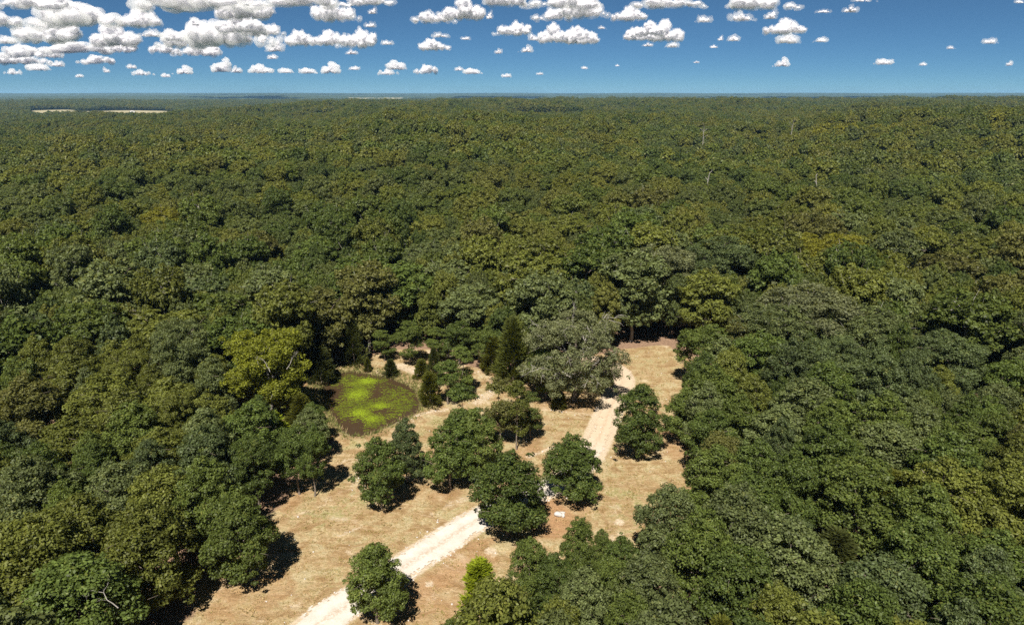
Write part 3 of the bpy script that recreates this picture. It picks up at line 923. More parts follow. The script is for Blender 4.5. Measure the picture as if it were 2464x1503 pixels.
# cedars
GR = 'cedars round the pond'
hand('cedar', 1016, 912, 866, 42, 'olive cedar', 'small bright cedar on the bank right of the pond, left of a slimmer one', 0, group=GR)
hand('cedar', 1046, 924, 836, 34, 'dark cedar', 'slim dark cedar between the pond bank and the ragged oak', 1, group=GR)
hand('cedar', 1036, 978, 898, 56, 'olive cedar', 'bushy olive cedar at the right-hand end of the pond', 2, group=GR)
hand('cedar', 941, 905, 864, 36, 'dark cedar', 'small round cedar alone on the sandy bank behind the pond', 0, group=GR)
hand('cedar', 886, 894, 862, 20, 'olive cedar', 'tiny narrow cedar on the far shore of the pond', 1, group=GR)
hand('cedar', 775, 920, 832, 72, 'dark cedar', 'dark cedar overhanging the left end of the pond', 2, group=GR)
hand('cedar', 853, 880, 772, 56, 'dark cedar', 'tall olive-dark cedar behind the pond at its left', 0, group=GR)
hand('cedar', 1236, 922, 765, 96, 'deep cedar', 'tallest dark cedar, just left of the big spreading oak', 1, group=GR)
hand('cedar', 1185, 895, 808, 60, 'olive cedar', 'olive cedar left of the tallest cedar', 2, group=GR)
hand('cedar', 728, 1040, 948, 74, 'olive cedar', 'yellowish cedar among the trees left of the pond', 0, group=GR)
hand('cedar', 662, 1075, 990, 74, 'bright cedar', 'bright green cedar in the trees well left of the pond', 1, group=GR)
hand('cedar', 1155, 1478, 1346, 98, 'bright cedar', 'bright yellow-green cedar at the edge of the trees beside the road, bottom', 2)
hand('cedar', 1345, 985, 940, 36, 'olive cedar', 'small cedar seedling below the big spreading oak', 0, group=GR)
handtop('cedar', 2020, 1270, 6.5, 130, 'dark cedar', 'wide dark cedar in the middle of the right-hand trees', i=1)
handtop('cedar', 2160, 1130, 7.5, 120, 'olive cedar', 'olive cedar deep in the right-hand trees', i=0)
handtop('cedar', 1738, 1480, 6.0, 90, 'olive cedar', 'olive cedar near the bottom of the right-hand trees', i=2)

# forest edge, left
GE = 'oaks along the edge of the clearing'
hand('high', 721, 1188, 1030, 92, 'deep green', 'oak on a tall bare trunk at the left edge of the clearing', 0, group=GE)
hand('high', 758, 1193, 1022, 86, 'deep green', 'right-hand neighbour of the oak on a tall bare trunk', 1, group=GE)
hand('high', 622, 1230, 1048, 104, 'deep green', 'edge oak whose single bare trunk stands lower left of the twin-trunk oaks', 4, group=GE)
hand('young', 592, 1400, 1196, 168, 'mid green', 'oak leaning out over its shade at the lower left of the clearing', 1, group=GE)
hand('mature', 655, 1022, 790, 190, 'bright yellow green', 'yellow-green tree with pale limbs left of the pond', 0, group=GE)
hand('slim', 596, 1015, 905, 60, 'golden', 'small golden-orange tree under the yellow-green tree', 0, group=GE)
hand('young', 706, 1003, 903, 92, 'blue green', 'blue-green tree against the left shore of the pond', 2, group=GE)
hand('young', 760, 1072, 968, 72, 'deep green', 'dark oak over the front left corner of the pond', 0, group=GE)
hand('young', 750, 1110, 985, 100, 'grey green', 'grey-green oak behind the bare-trunked edge oaks', 2, group=GE)
handtop('young', 500, 945, 8.5, 130, 'olive green', 'golden-olive crown left of the golden-orange tree', i=4, group=GE)
handtop('young', 380, 1118, 10.0, 190, 'olive green', 'wide olive oak at left, halfway down to the bottom', i=5, group=GE)
handtop('young', 175, 1180, 10.5, 200, 'olive green', 'olive oak with bare grey limbs at lower left', i=2, group=GE)
handtop('young', 330, 1200, 11.5, 215, 'olive green', 'broad olive tree with broken limbs at the lower left', i=3, group=GE)
handtop('young', 60, 1225, 12.0, 230, 'olive green', 'big olive tree with dead limbs cut by the left edge at bottom', i=1, group=GE)
# forest edge, right
hand('young', 1640, 1068, 938, 92, 'mid green', 'edge oak with dark trunk right of the tall pointed oak', 4, group=GE)
hand('high', 1690, 928, 780, 140, 'mid green', 'airy oak with forked trunk right of the road bend', 1, group=GE)
hand('young', 1775, 940, 760, 130, 'brownish green', 'brown-tinged tree beside the airy forked oak', 1, group=GE)
hand('young', 1700, 1052, 878, 156, 'mid green', 'full oak just below the airy forked oak', 3, group=GE)
hand('young', 1700, 1150, 985, 130, 'deep green', 'dark oak at the right edge of the clearing, level with the pointed oak', 0, group=GE)
hand('young', 1715, 1260, 1070, 150, 'mid green', 'oak at the right edge of the clearing, second below the pointed oak', 2, group=GE)
handtop('young', 1395, 1246, 7.0, 84, 'mid green', 'small oak standing forward of the bottom right trees, near the pale rock', i=3, group=GE)
handtop('young', 1277, 1300, 7.5, 110, 'mid green', 'oak at the left tip of the bottom right trees', i=1, group=GE)
handtop('young', 1500, 1290, 7.0, 110, 'deep green', 'low oak right of the forward small oak at the bottom right', i=4, group=GE)
handtop('young', 1228, 1395, 7.5, 110, 'brownish green', 'brown-flecked oak right above the bright cedar', i=2, group=GE)
handtop('young', 1085, 1492, 5.0, 100, 'mid green', 'low oak in front of the bright cedar at the bottom', i=5, group=GE)
handtop('young', 1610, 1172, 9.5, 150, 'grey green', 'tall grey-green oak at the right edge of the clearing, above the bottom trees', i=1, group=GE)
handtop('young', 1560, 1330, 9.0, 170, 'grey green', 'wide grey-green oak below the right edge of the clearing', i=0, group=GE)
handtop('young', 1410, 1370, 8.0, 150, 'grey green', 'grey-green oak in the middle of the bottom right trees', i=5, group=GE)
for k, (px, ty, hh, ww, ti, la) in enumerate([(1335, 1335, 7.0, 110, 'deep green', 'oak filling the gap below the forward small oak, left side'), (1470, 1345, 7.0, 105, 'mid green', 'oak filling the gap below the forward small oak, right side'),
        (1262, 1440, 7.0, 116, 'mid green', 'oak in the second rank right of the bright cedar'), (1345, 1440, 7.5, 120, 'olive green', 'olive oak in the second rank, two crowns right of the bright cedar'),
        (1520, 1420, 8.0, 120, 'mid green', 'bushy oak near the bottom, below the wide grey-green oak'), (1450, 1275, 6.0, 70, 'mid green', 'slight young oak just right of the forward small oak')]):
    handtop('young', px, ty, hh, ww, ti, la, i=k, group=GE)
# big back trees
GB = 'tall old oaks behind the clearing'
handtop('mature', 1960, 690, 15.5, 240, 'pale green', 'huge pale oak right of the clearing with white limbs showing', i=2, group=GB)
handtop('mature', 1855, 735, 14.0, 190, 'grey green', 'left half neighbour of the huge pale oak', i=4, group=GB)
handtop('mature', 2090, 740, 14.0, 210, 'grey green', 'right half neighbour of the huge pale oak', i=0, group=GB)
handtop('mature', 1740, 575, 17.0, 195, 'blue green', 'tall blue-green oak behind the dark gap at the road end', i=1, group=GB)
handtop('mature', 1845, 548, 16.0, 130, 'deep green', 'darkest tall oak right of the blue-green one', i=3, group=GB)
handtop('mature', 1600, 590, 16.5, 170, 'pale green', 'speckled pale grey-green oak left of the blue-green one', i=5, group=GB)
handtop('mature', 1990, 560, 15.5, 200, 'yellow green', 'sunny yellow-green tree in the forest right of the darkest oak', i=0, group=GB)
handtop('mature', 2462, 575, 15.0, 50, 'russet', 'russet-red tree cut by the right edge of view', i=2, group=GB)
handtop('mature', 395, 500, 15.0, 110, 'yellow green', 'yellow-green tree far back on the left', i=4, group=GB)

# ------------------------------------------------------------------ the big spreading oak
def big_oak():
    p = G(1381, 964)
    hd = np.hypot(p[0], p[1]); d = ray(1404, 758)
    h = CAM_H + d[2] / np.hypot(d[0], d[1]) * hd
    dep = project((p[0], p[1], h / 2))[2]
    wm = 255 / F * dep
    s = SHAPES['spread'][0]
    TREES.append((p[0], p[1], wm))
    o = root('oak_tree', 'largest spreading oak with bare pale limbs, left of the road bend', 'tree', (p[0], p[1], 0), 0.6, None, (wm / 2 / s.R, wm / 2 / s.R, h / s.H))
    c = obj('crown', PROTO['spread', 0, 0][0], o)
    c.material_slots[0].link = 'OBJECT'; c.material_slots[0].material = ML['pale green']
    obj('trunk', s.trunk_mesh('spread_trunk', M_BARK, limbs=False), o)
    g = np.random.default_rng(77)
    for k, L in enumerate(s.lobes):
        a = np.array([0, 0, min(s.zb + 0.6 + 0.35 * k, L[2] * 0.7)])
        b = a + (L - a) * g.uniform(1.05, 1.3)
        if L[2] < 0.78 * s.H and k % 2 == 0:
            b = a + (L - a) * g.uniform(1.32, 1.5)
        V, Q = join(branchy(g, a, b, 0.16, 2))
        obj('limb', mk('limb', V, Q, M_PALE, smooth=True), o)
big_oak()

# ------------------------------------------------------------------ the forest
def forest_sites():
    g = np.random.default_rng(2024)
    out = []
    X = np.array([t[0] for t in TREES]); Y = np.array([t[1] for t in TREES]); Wd = np.array([t[2] for t in TREES])
    lim = 340.0
    n1 = SineNoise(91, 60, 10)
    for k in range(26000):
        r = math.sqrt(g.uniform(34 ** 2, lim ** 2)); th = g.uniform(-47, 47)
        if k > 12000 and g.uniform() < 0.6:
            r = math.sqrt(g.uniform(34 ** 2, 150 ** 2))
        x, y = r * math.sin(R(th)), r * math.cos(R(th))
        old = sstep(80, 135, r + 18 * float(n1(x, y)))
        small = g.uniform() < 0.22 + (0.5 if k > 14000 else 0)
        if small: w, h = g.uniform(4.5, 7), g.uniform(8, 11) + 3.0 * old
        else:
            w = g.uniform(6.5, 9.0) * (1 - old) + g.uniform(9, 14) * old
            h = g.uniform(8.5, 12) * (1 - old) + g.uniform(12.5, 19) * old
        cd = poly_sd(np.array([x]), np.array([y]), CLEAR)[0]
        if cd < 1.0 + 0.10 * w: continue
        if y > 118 and cd < 0.12 * w: continue
        D = np.hypot(X - x, Y - y)
        if (D < (0.385 if k < 9000 else 0.33) * (Wd + w)).any(): continue
        X = np.append(X, x); Y = np.append(Y, y); Wd = np.append(Wd, w)
        out.append((x, y, w, h, old))
    return out
sites = forest_sites()

tint_n = SineNoise(95, 45, 12)
def pick_tint(g, x, y):
    u = g.uniform() + 0.22 * float(tint_n(x, y))
    for lim, t in ((0.02, 'blue green'), (0.30, 'deep green'), (0.47, 'mid green'), (0.68, 'grey green'), (0.88, 'olive green'), (1.00, 'brownish green'), (1.10, 'olive green')):
        if u < lim: return t
    return 'yellow green' if g.uniform() < 0.3 and y > 150 else 'olive green'

HX = [(0, 110, 'hard against the left edge'), (110, 260, 'near the left edge'), (260, 430, 'well left of the pond'), (430, 560, 'left of the yellow-green tree'),
      (560, 700, 'in line with yellow-green tree'), (700, 800, 'by the left pond shore'), (800, 910, 'in line with pond'), (910, 1020, 'by the right pond shore'),
      (1020, 1130, 'in line with oak cluster'), (1130, 1270, 'in line with tallest cedar'), (1270, 1400, 'in line with spreading oak'),
      (1400, 1520, 'in line with road bend'), (1520, 1640, 'in line with pointed oak'), (1640, 1760, 'right of the clearing'), (1760, 1900, 'well right of the clearing'),
      (1900, 2040, 'in line with huge oak'), (2040, 2180, 'right of the huge oak'), (2180, 2330, 'near the right edge'), (2330, 2470, 'hard against the right edge')]
VY = [(1400, 1700, 'at the very bottom'), (1290, 1400, 'near the bottom'), (1180, 1290, 'level with broad oak'), (1080, 1180, 'level with pointed oak'),
      (990, 1080, 'level with near shore'), (900, 990, 'level with the pond'), (820, 900, 'level with far bank'), (740, 820, 'first ranks beyond clearing'),
      (670, 740, 'second ranks beyond clearing'), (600, 670, 'midway up forest'), (540, 600, 'upper middle forest'), (480, 540, 'far back in forest'), (300, 480, 'farthest single trees')]
def phrase(tab, v):
    for a, b, s in tab:
        if a <= v < b: return s
    return tab[0][2] if v < tab[0][0] else tab[-1][2]

cand = []
for (x, y, w, h, old) in sites:
    gz = float(terrain(x, y))
    px, py, dep = project((x, y, gz + 0.7 * h))
    tx, ty, _ = project((x, y, gz + h))
    seen = -60 < px < 2524 and 230 < ty < 1480
    cand.append((w * h / dep ** 2 if seen else -1, x, y, gz, w, h, old, px, py, dep))
cand.sort(key=lambda c: -c[0])
N_IND = 296 - len([1 for o in bpy.data.objects if o.name.startswith('oak_tree')])
ind = [c for c in cand[:N_IND] if c[0] > 0]
rest = [c for c in cand if c not in ind] if len(ind) < N_IND else cand[N_IND:]
g = np.random.default_rng(66)
info = []
for (a, x, y, gz, w, h, old, px, py, dep) in ind:
    tint = pick_tint(g, x, y)
    kind = 'mature' if old > 0.5 and w > 6.5 else 'young'
    size = 'broad' if w > 10.5 else 'narrow' if w < 6.2 else 'medium'
    info.append([tint, size, phrase(HX, px), phrase(VY, py), kind, x, y, gz, w, h, px, py, dep])
buckets = {}
for it in info:
    buckets.setdefault(tuple(it[:4]), []).append(it)
for key, its in buckets.items():
    its.sort(key=lambda q: q[10])
    extra = {1: [''], 2: [', left one', ', right one'], 3: [', left one', ', middle one', ', right one'], 4: [', leftmost', ', second left', ', second right', ', rightmost']}.get(len(its))
    for j, it in enumerate(its):
        e = extra[j] if extra else ', in a row'
        it.append(f"{key[0]} {key[1]} oak, {key[2]}, {key[3]}{e}")
for it in info:
    tint, size, _, _, kind, x, y, gz, w, h, px, py, dep, label = it
    o = plant(kind, int(g.integers(0, 6)), 0 if dep < 105 else 1, (x, y, gz), h, w, tint, label, g.uniform(0, 6.28), 'oaks of the closed forest')
    OBJ_TREES.append((o, x, y, h, w))

# the rest of the wood: one mass of instances
stand_n = SineNoise(97, 120, 14)
def far_sites():
    g = np.random.default_rng(77)
    out = []
    for sp, r0, r1, t0, t1, lod in ((8.7, 340, 1500, -43, 43, 1), (10.2, 1500, 3700, -43, 43, 2), (11.5, 3700, 5250, -43, 8, 2)):
        n = int(r1 / sp) + 2
        ix, iy = np.meshgrid(np.arange(-n, n), np.arange(0, n))
        x = (ix + 0.5 * (iy % 2)) * sp + g.uniform(-0.38, 0.38, ix.shape) * sp
        y = iy * sp * 0.9 + g.uniform(-0.38, 0.38, ix.shape) * sp
        r = np.hypot(x, y); th = np.degrees(np.arctan2(x, y))
        ok = (r >= r0) & (r < r1) & (th > t0) & (th < t1)
        x, y = x[ok], y[ok]
        ok = field_mask(x, y) < 0.3
        x, y = x[ok], y[ok]
        m = len(x)
        s = g.uniform(0.8, 1.25, m) * sp / 9.3
        out.append(np.stack([x, y, terrain(x, y), s * 11.5 / 12, g.uniform(0.76, 1.14, m) * (1 + 0.17 * stand_n(x, y)), np.full(m, lod)], 1))
    return np.vstack(out)

def forest():
    g = np.random.default_rng(88)
    protos = []
    lods = [(48, 0.26), (11, 0.56), (4, 0.95)]
    hid = bpy.data.collections.new('forest_kinds')
    for l, (per, sz) in enumerate(lods):
        for i, s in enumerate(SHAPES['mature']):
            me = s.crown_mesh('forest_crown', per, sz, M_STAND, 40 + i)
            o = bpy.data.objects.new(f'kind_{l}{i}', me)
            hid.objects.link(o)
    P = []
    for c in rest:
        _, x, y, gz, w, h = c[:6]
        P.append((x, y, gz, w / 12.0, h / 17.0, 0))
    P = np.vstack([np.array(P), far_sites()])
    n = len(P)
    me = bpy.data.meshes.new('forest')
    me.vertices.add(n)
    me.vertices.foreach_set('co', P[:, :3].astype(np.float32).ravel())
    a = me.attributes.new('kind_index', 'INT', 'POINT'); a.data.foreach_set('value', (P[:, 5] * 6 + g.integers(0, 6, n)).astype(np.int32))
    a = me.attributes.new('turn', 'FLOAT', 'POINT'); a.data.foreach_set('value', g.uniform(0, 6.28, n).astype(np.float32))
    a = me.attributes.new('size', 'FLOAT_VECTOR', 'POINT'); a.data.foreach_set('vector', np.stack([P[:, 3], P[:, 3], P[:, 4]], 1).astype(np.float32).ravel())
    o = obj('forest', me, kind='stuff', label='unbroken green oak forest running back to the horizon', category='forest')
    ng = bpy.data.node_groups.new('forest_nodes', 'GeometryNodeTree')
    ng.interface.new_socket('Geometry', in_out='INPUT', socket_type='NodeSocketGeometry')
    ng.interface.new_socket('Geometry', in_out='OUTPUT', socket_type='NodeSocketGeometry')
    gi = ng.nodes.new('NodeGroupInput'); go = ng.nodes.new('NodeGroupOutput')
    m2p = ng.nodes.new('GeometryNodeMeshToPoints')
    ci = ng.nodes.new('GeometryNodeCollectionInfo')
    ci.inputs['Collection'].default_value = hid
    ci.inputs['Separate Children'].default_value = True
    ci.inputs['Reset Children'].default_value = True
    iop = ng.nodes.new('GeometryNodeInstanceOnPoints')
    iop.inputs['Pick Instance'].default_value = True
    def named(nm, typ):
        q = ng.nodes.new('GeometryNodeInputNamedAttribute'); q.data_type = typ
        q.inputs['Name'].default_value = nm
        return q.outputs['Attribute']
    cx = ng.nodes.new('ShaderNodeCombineXYZ')
    L = ng.links.new
    L(gi.outputs[0], m2p.inputs[0]); L(m2p.outputs[0], iop.inputs['Points'])
    L(ci.outputs[0], iop.inputs['Instance'])
    L(named('kind_index', 'INT'), iop.inputs['Instance Index'])
    L(named('turn', 'FLOAT'), cx.inputs[2])
    e2r = ng.nodes.new('FunctionNodeEulerToRotation')
    L(cx.outputs[0], e2r.inputs[0]); L(e2r.outputs[0], iop.inputs['Rotation'])
    L(named('size', 'FLOAT_VECTOR'), iop.inputs['Scale'])
    L(iop.outputs[0], go.inputs[0])
    md = o.modifiers.new('forest', 'NODES'); md.node_group = ng
    print('forest instances', n, 'single trees', len(info))
forest()

# ------------------------------------------------------------------ clouds
def ico(sub):
    import bmesh
    bm = bmesh.new(); bmesh.ops.create_icosphere(bm, subdivisions=sub, radius=1)
    V = np.array([v.co[:] for v in bm.verts]); Q = np.array([[v.index for v in f.verts] for f in bm.faces])
    bm.free(); return V, Q
ICO1, ICO2 = ico(1), ico(2)
M_CLOUD = cloud_material()
M_MIST = mist_material()

def cloud_mesh(seed, asp, voxel=0.012):
    """Cumulus one unit wide, asp units high: flat base, heaped puffs on puffs, one closed skin."""
    g = np.random.default_rng(seed)
    n1 = int(5 + 1.3 / asp)
    x = np.linspace(-0.42, 0.42, n1) + g.normal(0, 0.03, n1)
    peak = g.uniform(-0.25, 0.25)
    env = np.clip(1 - (np.abs(x - peak) / 0.62) ** 2.6, 0.15, 1) * g.uniform(0.45, 1.0, n1)
    env[int(np.argmin(np.abs(x - peak)))] = 1.0
    C, Rd = [], []
    for i in range(n1):
        zt = asp * env[i]
        r = np.clip(zt * 0.5, 0.035, 0.15)
        k = max(1, int(round(zt / (r * 1.5))))
        for j in range(k):
            rr = r * g.uniform(0.85, 1.1)
            C.append((x[i] + g.normal(0, 0.03), g.normal(0, 0.08), max(0.0, zt - rr * 1.35) * ((j + 1) / k))); Rd.append(rr)
    levels = [(np.array(C), np.array(Rd))]
    for n, f in ((10, 0.48), (7, 0.45)):
        pc, pr = levels[-1]
        k = np.repeat(np.arange(len(pc)), n)
        d = sphere_dirs(g, len(k)); d[:, 2] = np.abs(d[:, 2]) * 1.1 - 0.3
        d /= np.linalg.norm(d, axis=1)[:, None]
        levels.append((pc[k] + d * pr[k][:, None] * 0.85, pr[k] * f * g.uniform(0.5, 1.3, len(k))))
    Vs, Qs, o = [], [], 0
    iv, iq = ICO2
    for c, r in levels:
        sel = (c[:, 2] > -0.01) & (r > voxel * 1.2)
        c, r = c[sel], r[sel]
        v = (c[:, None] + r[:, None, None] * iv[None]).reshape(-1, 3)
        q = (iq[None] + (np.arange(len(c)) * len(iv))[:, None, None]).reshape(-1, 3)
        Vs.append(v); Qs.append(q + o); o += len(v)
    V = np.vstack(Vs); Q = np.vstack(Qs)
    lo = SineNoise(seed, 0.2, 8)(V[:, 0], V[:, 1]) * 0.012
    V[:, 2] = np.where(V[:, 2] < 0, V[:, 2] * 0.22, V[:, 2]) + lo
    tmp = bpy.data.objects.new('tmp', mk('tmp', V, Q))
    COL.objects.link(tmp)
    md = tmp.modifiers.new('skin', 'REMESH'); md.mode = 'VOXEL'; md.voxel_size = voxel; md.use_smooth_shade = True
    sm = tmp.modifiers.new('soft', 'SMOOTH'); sm.factor = 0.5; sm.iterations = 2
    dg = bpy.context.evaluated_depsgraph_get()
    me = bpy.data.meshes.new_from_object(tmp.evaluated_get(dg))
    bpy.data.objects.remove(tmp)
    me.name = 'cloud'
    me.materials.clear(); me.materials.append(M_CLOUD)
    n = len(me.vertices)
    co = np.zeros(n * 3, np.float32); no = np.zeros(n * 3, np.float32)
    me.vertices.foreach_get('co', co); me.vertices.foreach_get('normal', no)
    co, no = co.reshape(-1, 3), no.reshape(-1, 3)
    wob = SineNoise(seed + 3, 0.16, 12)(co[:, 0] + co[:, 2], co[:, 1] - co[:, 2] * 1.3)
    mist = me.copy(); mist.name = 'cloud_mist'
    mist.vertices.foreach_set('co', (co + no * (0.026 + 0.018 * np.clip(wob, -1, 1.5))[:, None]).astype(np.float32).ravel())
    mist.materials.clear(); mist.materials.append(M_MIST)
    me.vertices.foreach_set('co', (co - no * 0.013).astype(np.float32).ravel())
    return me, mist

CLOUD_M = {}
for a_i, asp in enumerate((0.22, 0.34, 0.5, 0.8)):
    for v in range(3):
        CLOUD_M[a_i, v] = (cloud_mesh(900 + 10 * a_i + v, asp, 0.011), asp)
        CLOUD_M[a_i, v + 10] = (cloud_mesh(950 + 10 * a_i + v, asp, 0.022), asp)
CLOUD_BASE = 1250.0
# x of centre, y of base, width, height in the photograph
CL = [  # big bank, upper left
    (150, 60, 300, 50), (-20, 60, 160, 48), (336, 62, 120, 44), (470, 22, 330, 50), (585, 44, 130, 62), (700, 14, 260, 30), (872, 12, 170, 22), (60, 20, 200, 30), (472, 62, 26, 20),
    (95, 100, 170, 48), (275, 110, 110, 50), (170, 125, 220, 24), (40, 136, 150, 26), (25, 104, 60, 20), (130, 138, 60, 24), (290, 125, 70, 24), (60, 152, 130, 20), (230, 152, 100, 18), (95, 168, 60, 18), (30, 178, 50, 12), (140, 160, 40, 14),
    (440, 112, 150, 46), (560, 105, 210, 52), (590, 78, 120, 50), (640, 84, 110, 34), (470, 132, 120, 22), (400, 126, 90, 20), (420, 98, 60, 28),
    (360, 88, 62, 18), (658, 124, 50, 38), (655, 142, 26, 12),
    (735, 108, 90, 34), (790, 106, 90, 34), (848, 112, 96, 38), (845, 131, 28, 12), (930, 108, 36, 12),
    (820, 48, 116, 42), (895, 34, 24, 18), (893, 66, 34, 14),
    (1045, 54, 118, 26), (1115, 46, 98, 50), (1176, 46, 20, 22), (1058, 90, 52, 12), (1049, 120, 78, 26), (1122, 96, 28, 9),
    (1222, 84, 88, 28), (1240, 12, 160, 24), (1330, 47, 120, 26), (1420, 40, 110, 44), (1350, 18, 200, 26), (1265, 126, 34, 18), (1198, 130, 22, 14), (1286, 98, 30, 20),
    (1338, 102, 74, 44), (1400, 104, 80, 40), (1450, 70, 22, 9),
    (1512, 48, 88, 34), (1610, 18, 190, 26), (1840, 20, 190, 26), (1775, 20, 60, 24), (1540, 96, 70, 30), (1600, 98, 84, 50), (1556, 86, 70, 34), (1615, 114, 38, 14), (1558, 112, 24, 10),
    (1692, 54, 46, 18), (1793, 50, 66, 22), (1852, 46, 36, 24), (1885, 80, 100, 36), (1897, 104, 54, 26), (1973, 101, 38, 14),
    (1732, 98, 16, 14), (1764, 99, 30, 17), (1718, 116, 18, 9), (1878, 160, 40, 22), (1982, 31, 44, 9), (2045, 30, 36, 18), (2124, 155, 50, 14), (2220, 158, 18, 9),
    (2289, 118, 22, 9), (2383, 105, 42, 14), (2427, 159, 18, 14), (1675, 152, 14, 6), (2080, 4, 60, 8), (2455, 8, 30, 10),
    (530, 173, 48, 32), (440, 178, 44, 20), (400, 186, 22, 10), (568, 175, 26, 16), (628, 174, 66, 20), (690, 175, 40, 12), (745, 176, 46, 14), (790, 176, 54, 26), (955, 167, 46, 22), (935, 179, 56, 12),
    (1025, 175, 68, 18), (1103, 170, 20, 10), (1140, 177, 48, 14), (1220, 186, 28, 9), (318, 165, 24, 11), (258, 175, 16, 14), (345, 180, 50, 12), (1408, 166, 20, 7), (1486, 160, 10, 6), (1300, 180, 20, 6), (190, 186, 22, 8), (850, 168, 30, 10),
]
def cloud_side(x, y):
    h = 'over the far left' if x < 330 else 'left of the pond line' if x < 620 else 'above the far village' if x < 760 else 'above the pond line' if x < 960 else 'above the tan fields' if x < 1130 else 'above the tallest cedar' if x < 1300 \
        else 'above the big spreading oak' if x < 1470 else 'above the road bend' if x < 1640 else 'right of the road bend' if x < 1800 else 'over the right half' if x < 2000 else 'over the far right' if x < 2260 else 'at the right edge'
    v = 'along the top' if y < 35 else 'high up' if y < 75 else 'midway up the sky' if y < 115 else 'low in the sky' if y < 150 else 'just above the horizon'
    return h, v
cl_b = {}
for k, (cx, cyb, w, h) in enumerate(CL):
    size = 'huge' if w > 170 else 'large' if w > 95 else 'mid-sized' if w > 50 else 'small' if w > 26 else 'tiny'
    shp = 'flat' if h / w < 0.25 else 'heaped' if h / w > 0.45 else 'long-based'
    cl_b.setdefault((size, shp) + cloud_side(cx, cyb), []).append((cx, cyb, w, h, k))
for key, its in cl_b.items():
    its.sort()
    ex = {1: [''], 2: [', left one', ', right one'], 3: [', left one', ', middle one', ', right one'], 4: [', leftmost', ', second left', ', second right', ', rightmost']}.get(len(its))
    for j, (cx, cyb, w, h, k) in enumerate(its):
        d = ray(cx, cyb)
        el = max(d[2] / d[1], 0.022)
        t = (CLOUD_BASE - CAM_H) / (el * d[1])
        p = np.array([d[0] * t, d[1] * t, CLOUD_BASE])
        dep = project(p)[2]
        z = CAM_H + (d[2] / d[1]) * p[1]
        wm, hm = w / F * dep, h / F * dep
        asp = hm / wm
        ai = int(np.argmin([abs(math.log(asp / q)) for q in (0.22, 0.34, 0.5, 0.8)]))
        me, ma = CLOUD_M[ai, (k * 7) % 3 + (0 if w > 60 else 10)]
        o = obj('cloud', me[0], None, (p[0], p[1], z), label=f"{key[0]} {key[1]} white cloud {key[2]}, {key[3]}{ex[j] if ex else ', one of a row'}", category='cloud', group='cumulus clouds')
        f = 0.68 if w <= 66 else 1.0      # small clouds are mostly thin mist
        o.scale = (wm * f, wm * f, hm / ma * f)
        o.rotation_euler.z = 0 if k % 2 else math.pi
        mi = obj('mist', me[1], o)
        mi.scale = (1 / f, 1 / f, 1 / f)

# clouds higher than the view, whose shade lies on the far hills
for k, (th, D, wx, wy, lab) in enumerate([(-18.5, 7700, 1900, 2200, 'broad cloud overhead shading the far hills left of the tan fields'), (-3.2, 7700, 1700, 2200, 'broad cloud overhead shading the far hills right of the tan fields'),
                                          
                                          (21, 8100, 2400, 1500, 'cloud overhead shading the far hills on the right'), (33, 8400, 1800, 1500, 'cloud overhead shading the far hills at the right edge')]):
    q = np.array([D * math.sin(R(th)), D * math.cos(R(th))]) + np.array([SUN_DIR.x, SUN_DIR.y]) / SUN_DIR.z * CLOUD_BASE
    o = obj('cloud', CLOUD_M[0, k % 3][0][0], None, (q[0], q[1], CLOUD_BASE), label=lab, category='cloud', group='clouds overhead')
    o.scale = (wx, wy / 0.45, 2200)

def fill_clouds():  # unseen clouds, added to lighten the dark gaps between crowns
    """Cumulus added out of view to reflect neutral fill light into the shadows."""
    g = np.random.default_rng(123)
    Vs, Qs, o, put = [], [], 0, []
    shapes = []
    for key in ((0, 10), (1, 10), (2, 11), (1, 12)):
        me = CLOUD_M[key][0][0]
        v = np.zeros(len(me.vertices) * 3, np.float32); me.vertices.foreach_get('co', v)
        me.calc_loop_triangles()
        q = np.zeros(len(me.loop_triangles) * 3, np.int32); me.loop_triangles.foreach_get('vertices', q)
        shapes.append((v.reshape(-1, 3), q.reshape(-1, 3), CLOUD_M[key][1]))
    off = np.array([SUN_DIR.x, SUN_DIR.y]) / SUN_DIR.z * CLOUD_BASE
    for _ in range(900):
        r = 16000 * math.sqrt(g.uniform()); a = g.uniform(-180, 180)
        c = np.array([r * math.sin(R(a)), r * math.cos(R(a))])
        w = g.uniform(700, 2300)
        if abs(a) < 50 or np.hypot(*c) < 1: continue
        sh = c - off
        n = 12
        ring = sh + 0.6 * w * np.array([[math.cos(t), math.sin(t)] for t in np.linspace(0, 6.28, n)])
        if (np.abs(np.degrees(np.arctan2(ring[:, 0], ring[:, 1] + 150))) < 47).any() or np.hypot(*ring.T).min() < 350: continue
        if any(np.hypot(*(c - p)) < 0.36 * (w + pw) for p, pw in put): continue
        put.append((c, w))
        v, q, asp = shapes[int(g.integers(0, 4))]
        t = g.uniform(0, 6.28); d = g.uniform(1.1, 1.9)
        x, y, z = v[:, 0] * w, v[:, 1] * w * d, v[:, 2] / asp * g.uniform(0.2, 0.36) * w
        Vs.append(np.stack([c[0] + x * math.cos(t) - y * math.sin(t), c[1] + x * math.sin(t) + y * math.cos(t), CLOUD_BASE + z], 1)); Qs.append(q + o); o += len(v)
    obj('fill_clouds', mk('fill_clouds', np.vstack(Vs), np.vstack(Qs), M_CLOUD, smooth=True), kind='stuff', label='added cumulus out of view, reflecting white fill light downward', category='clouds')
fill_clouds()

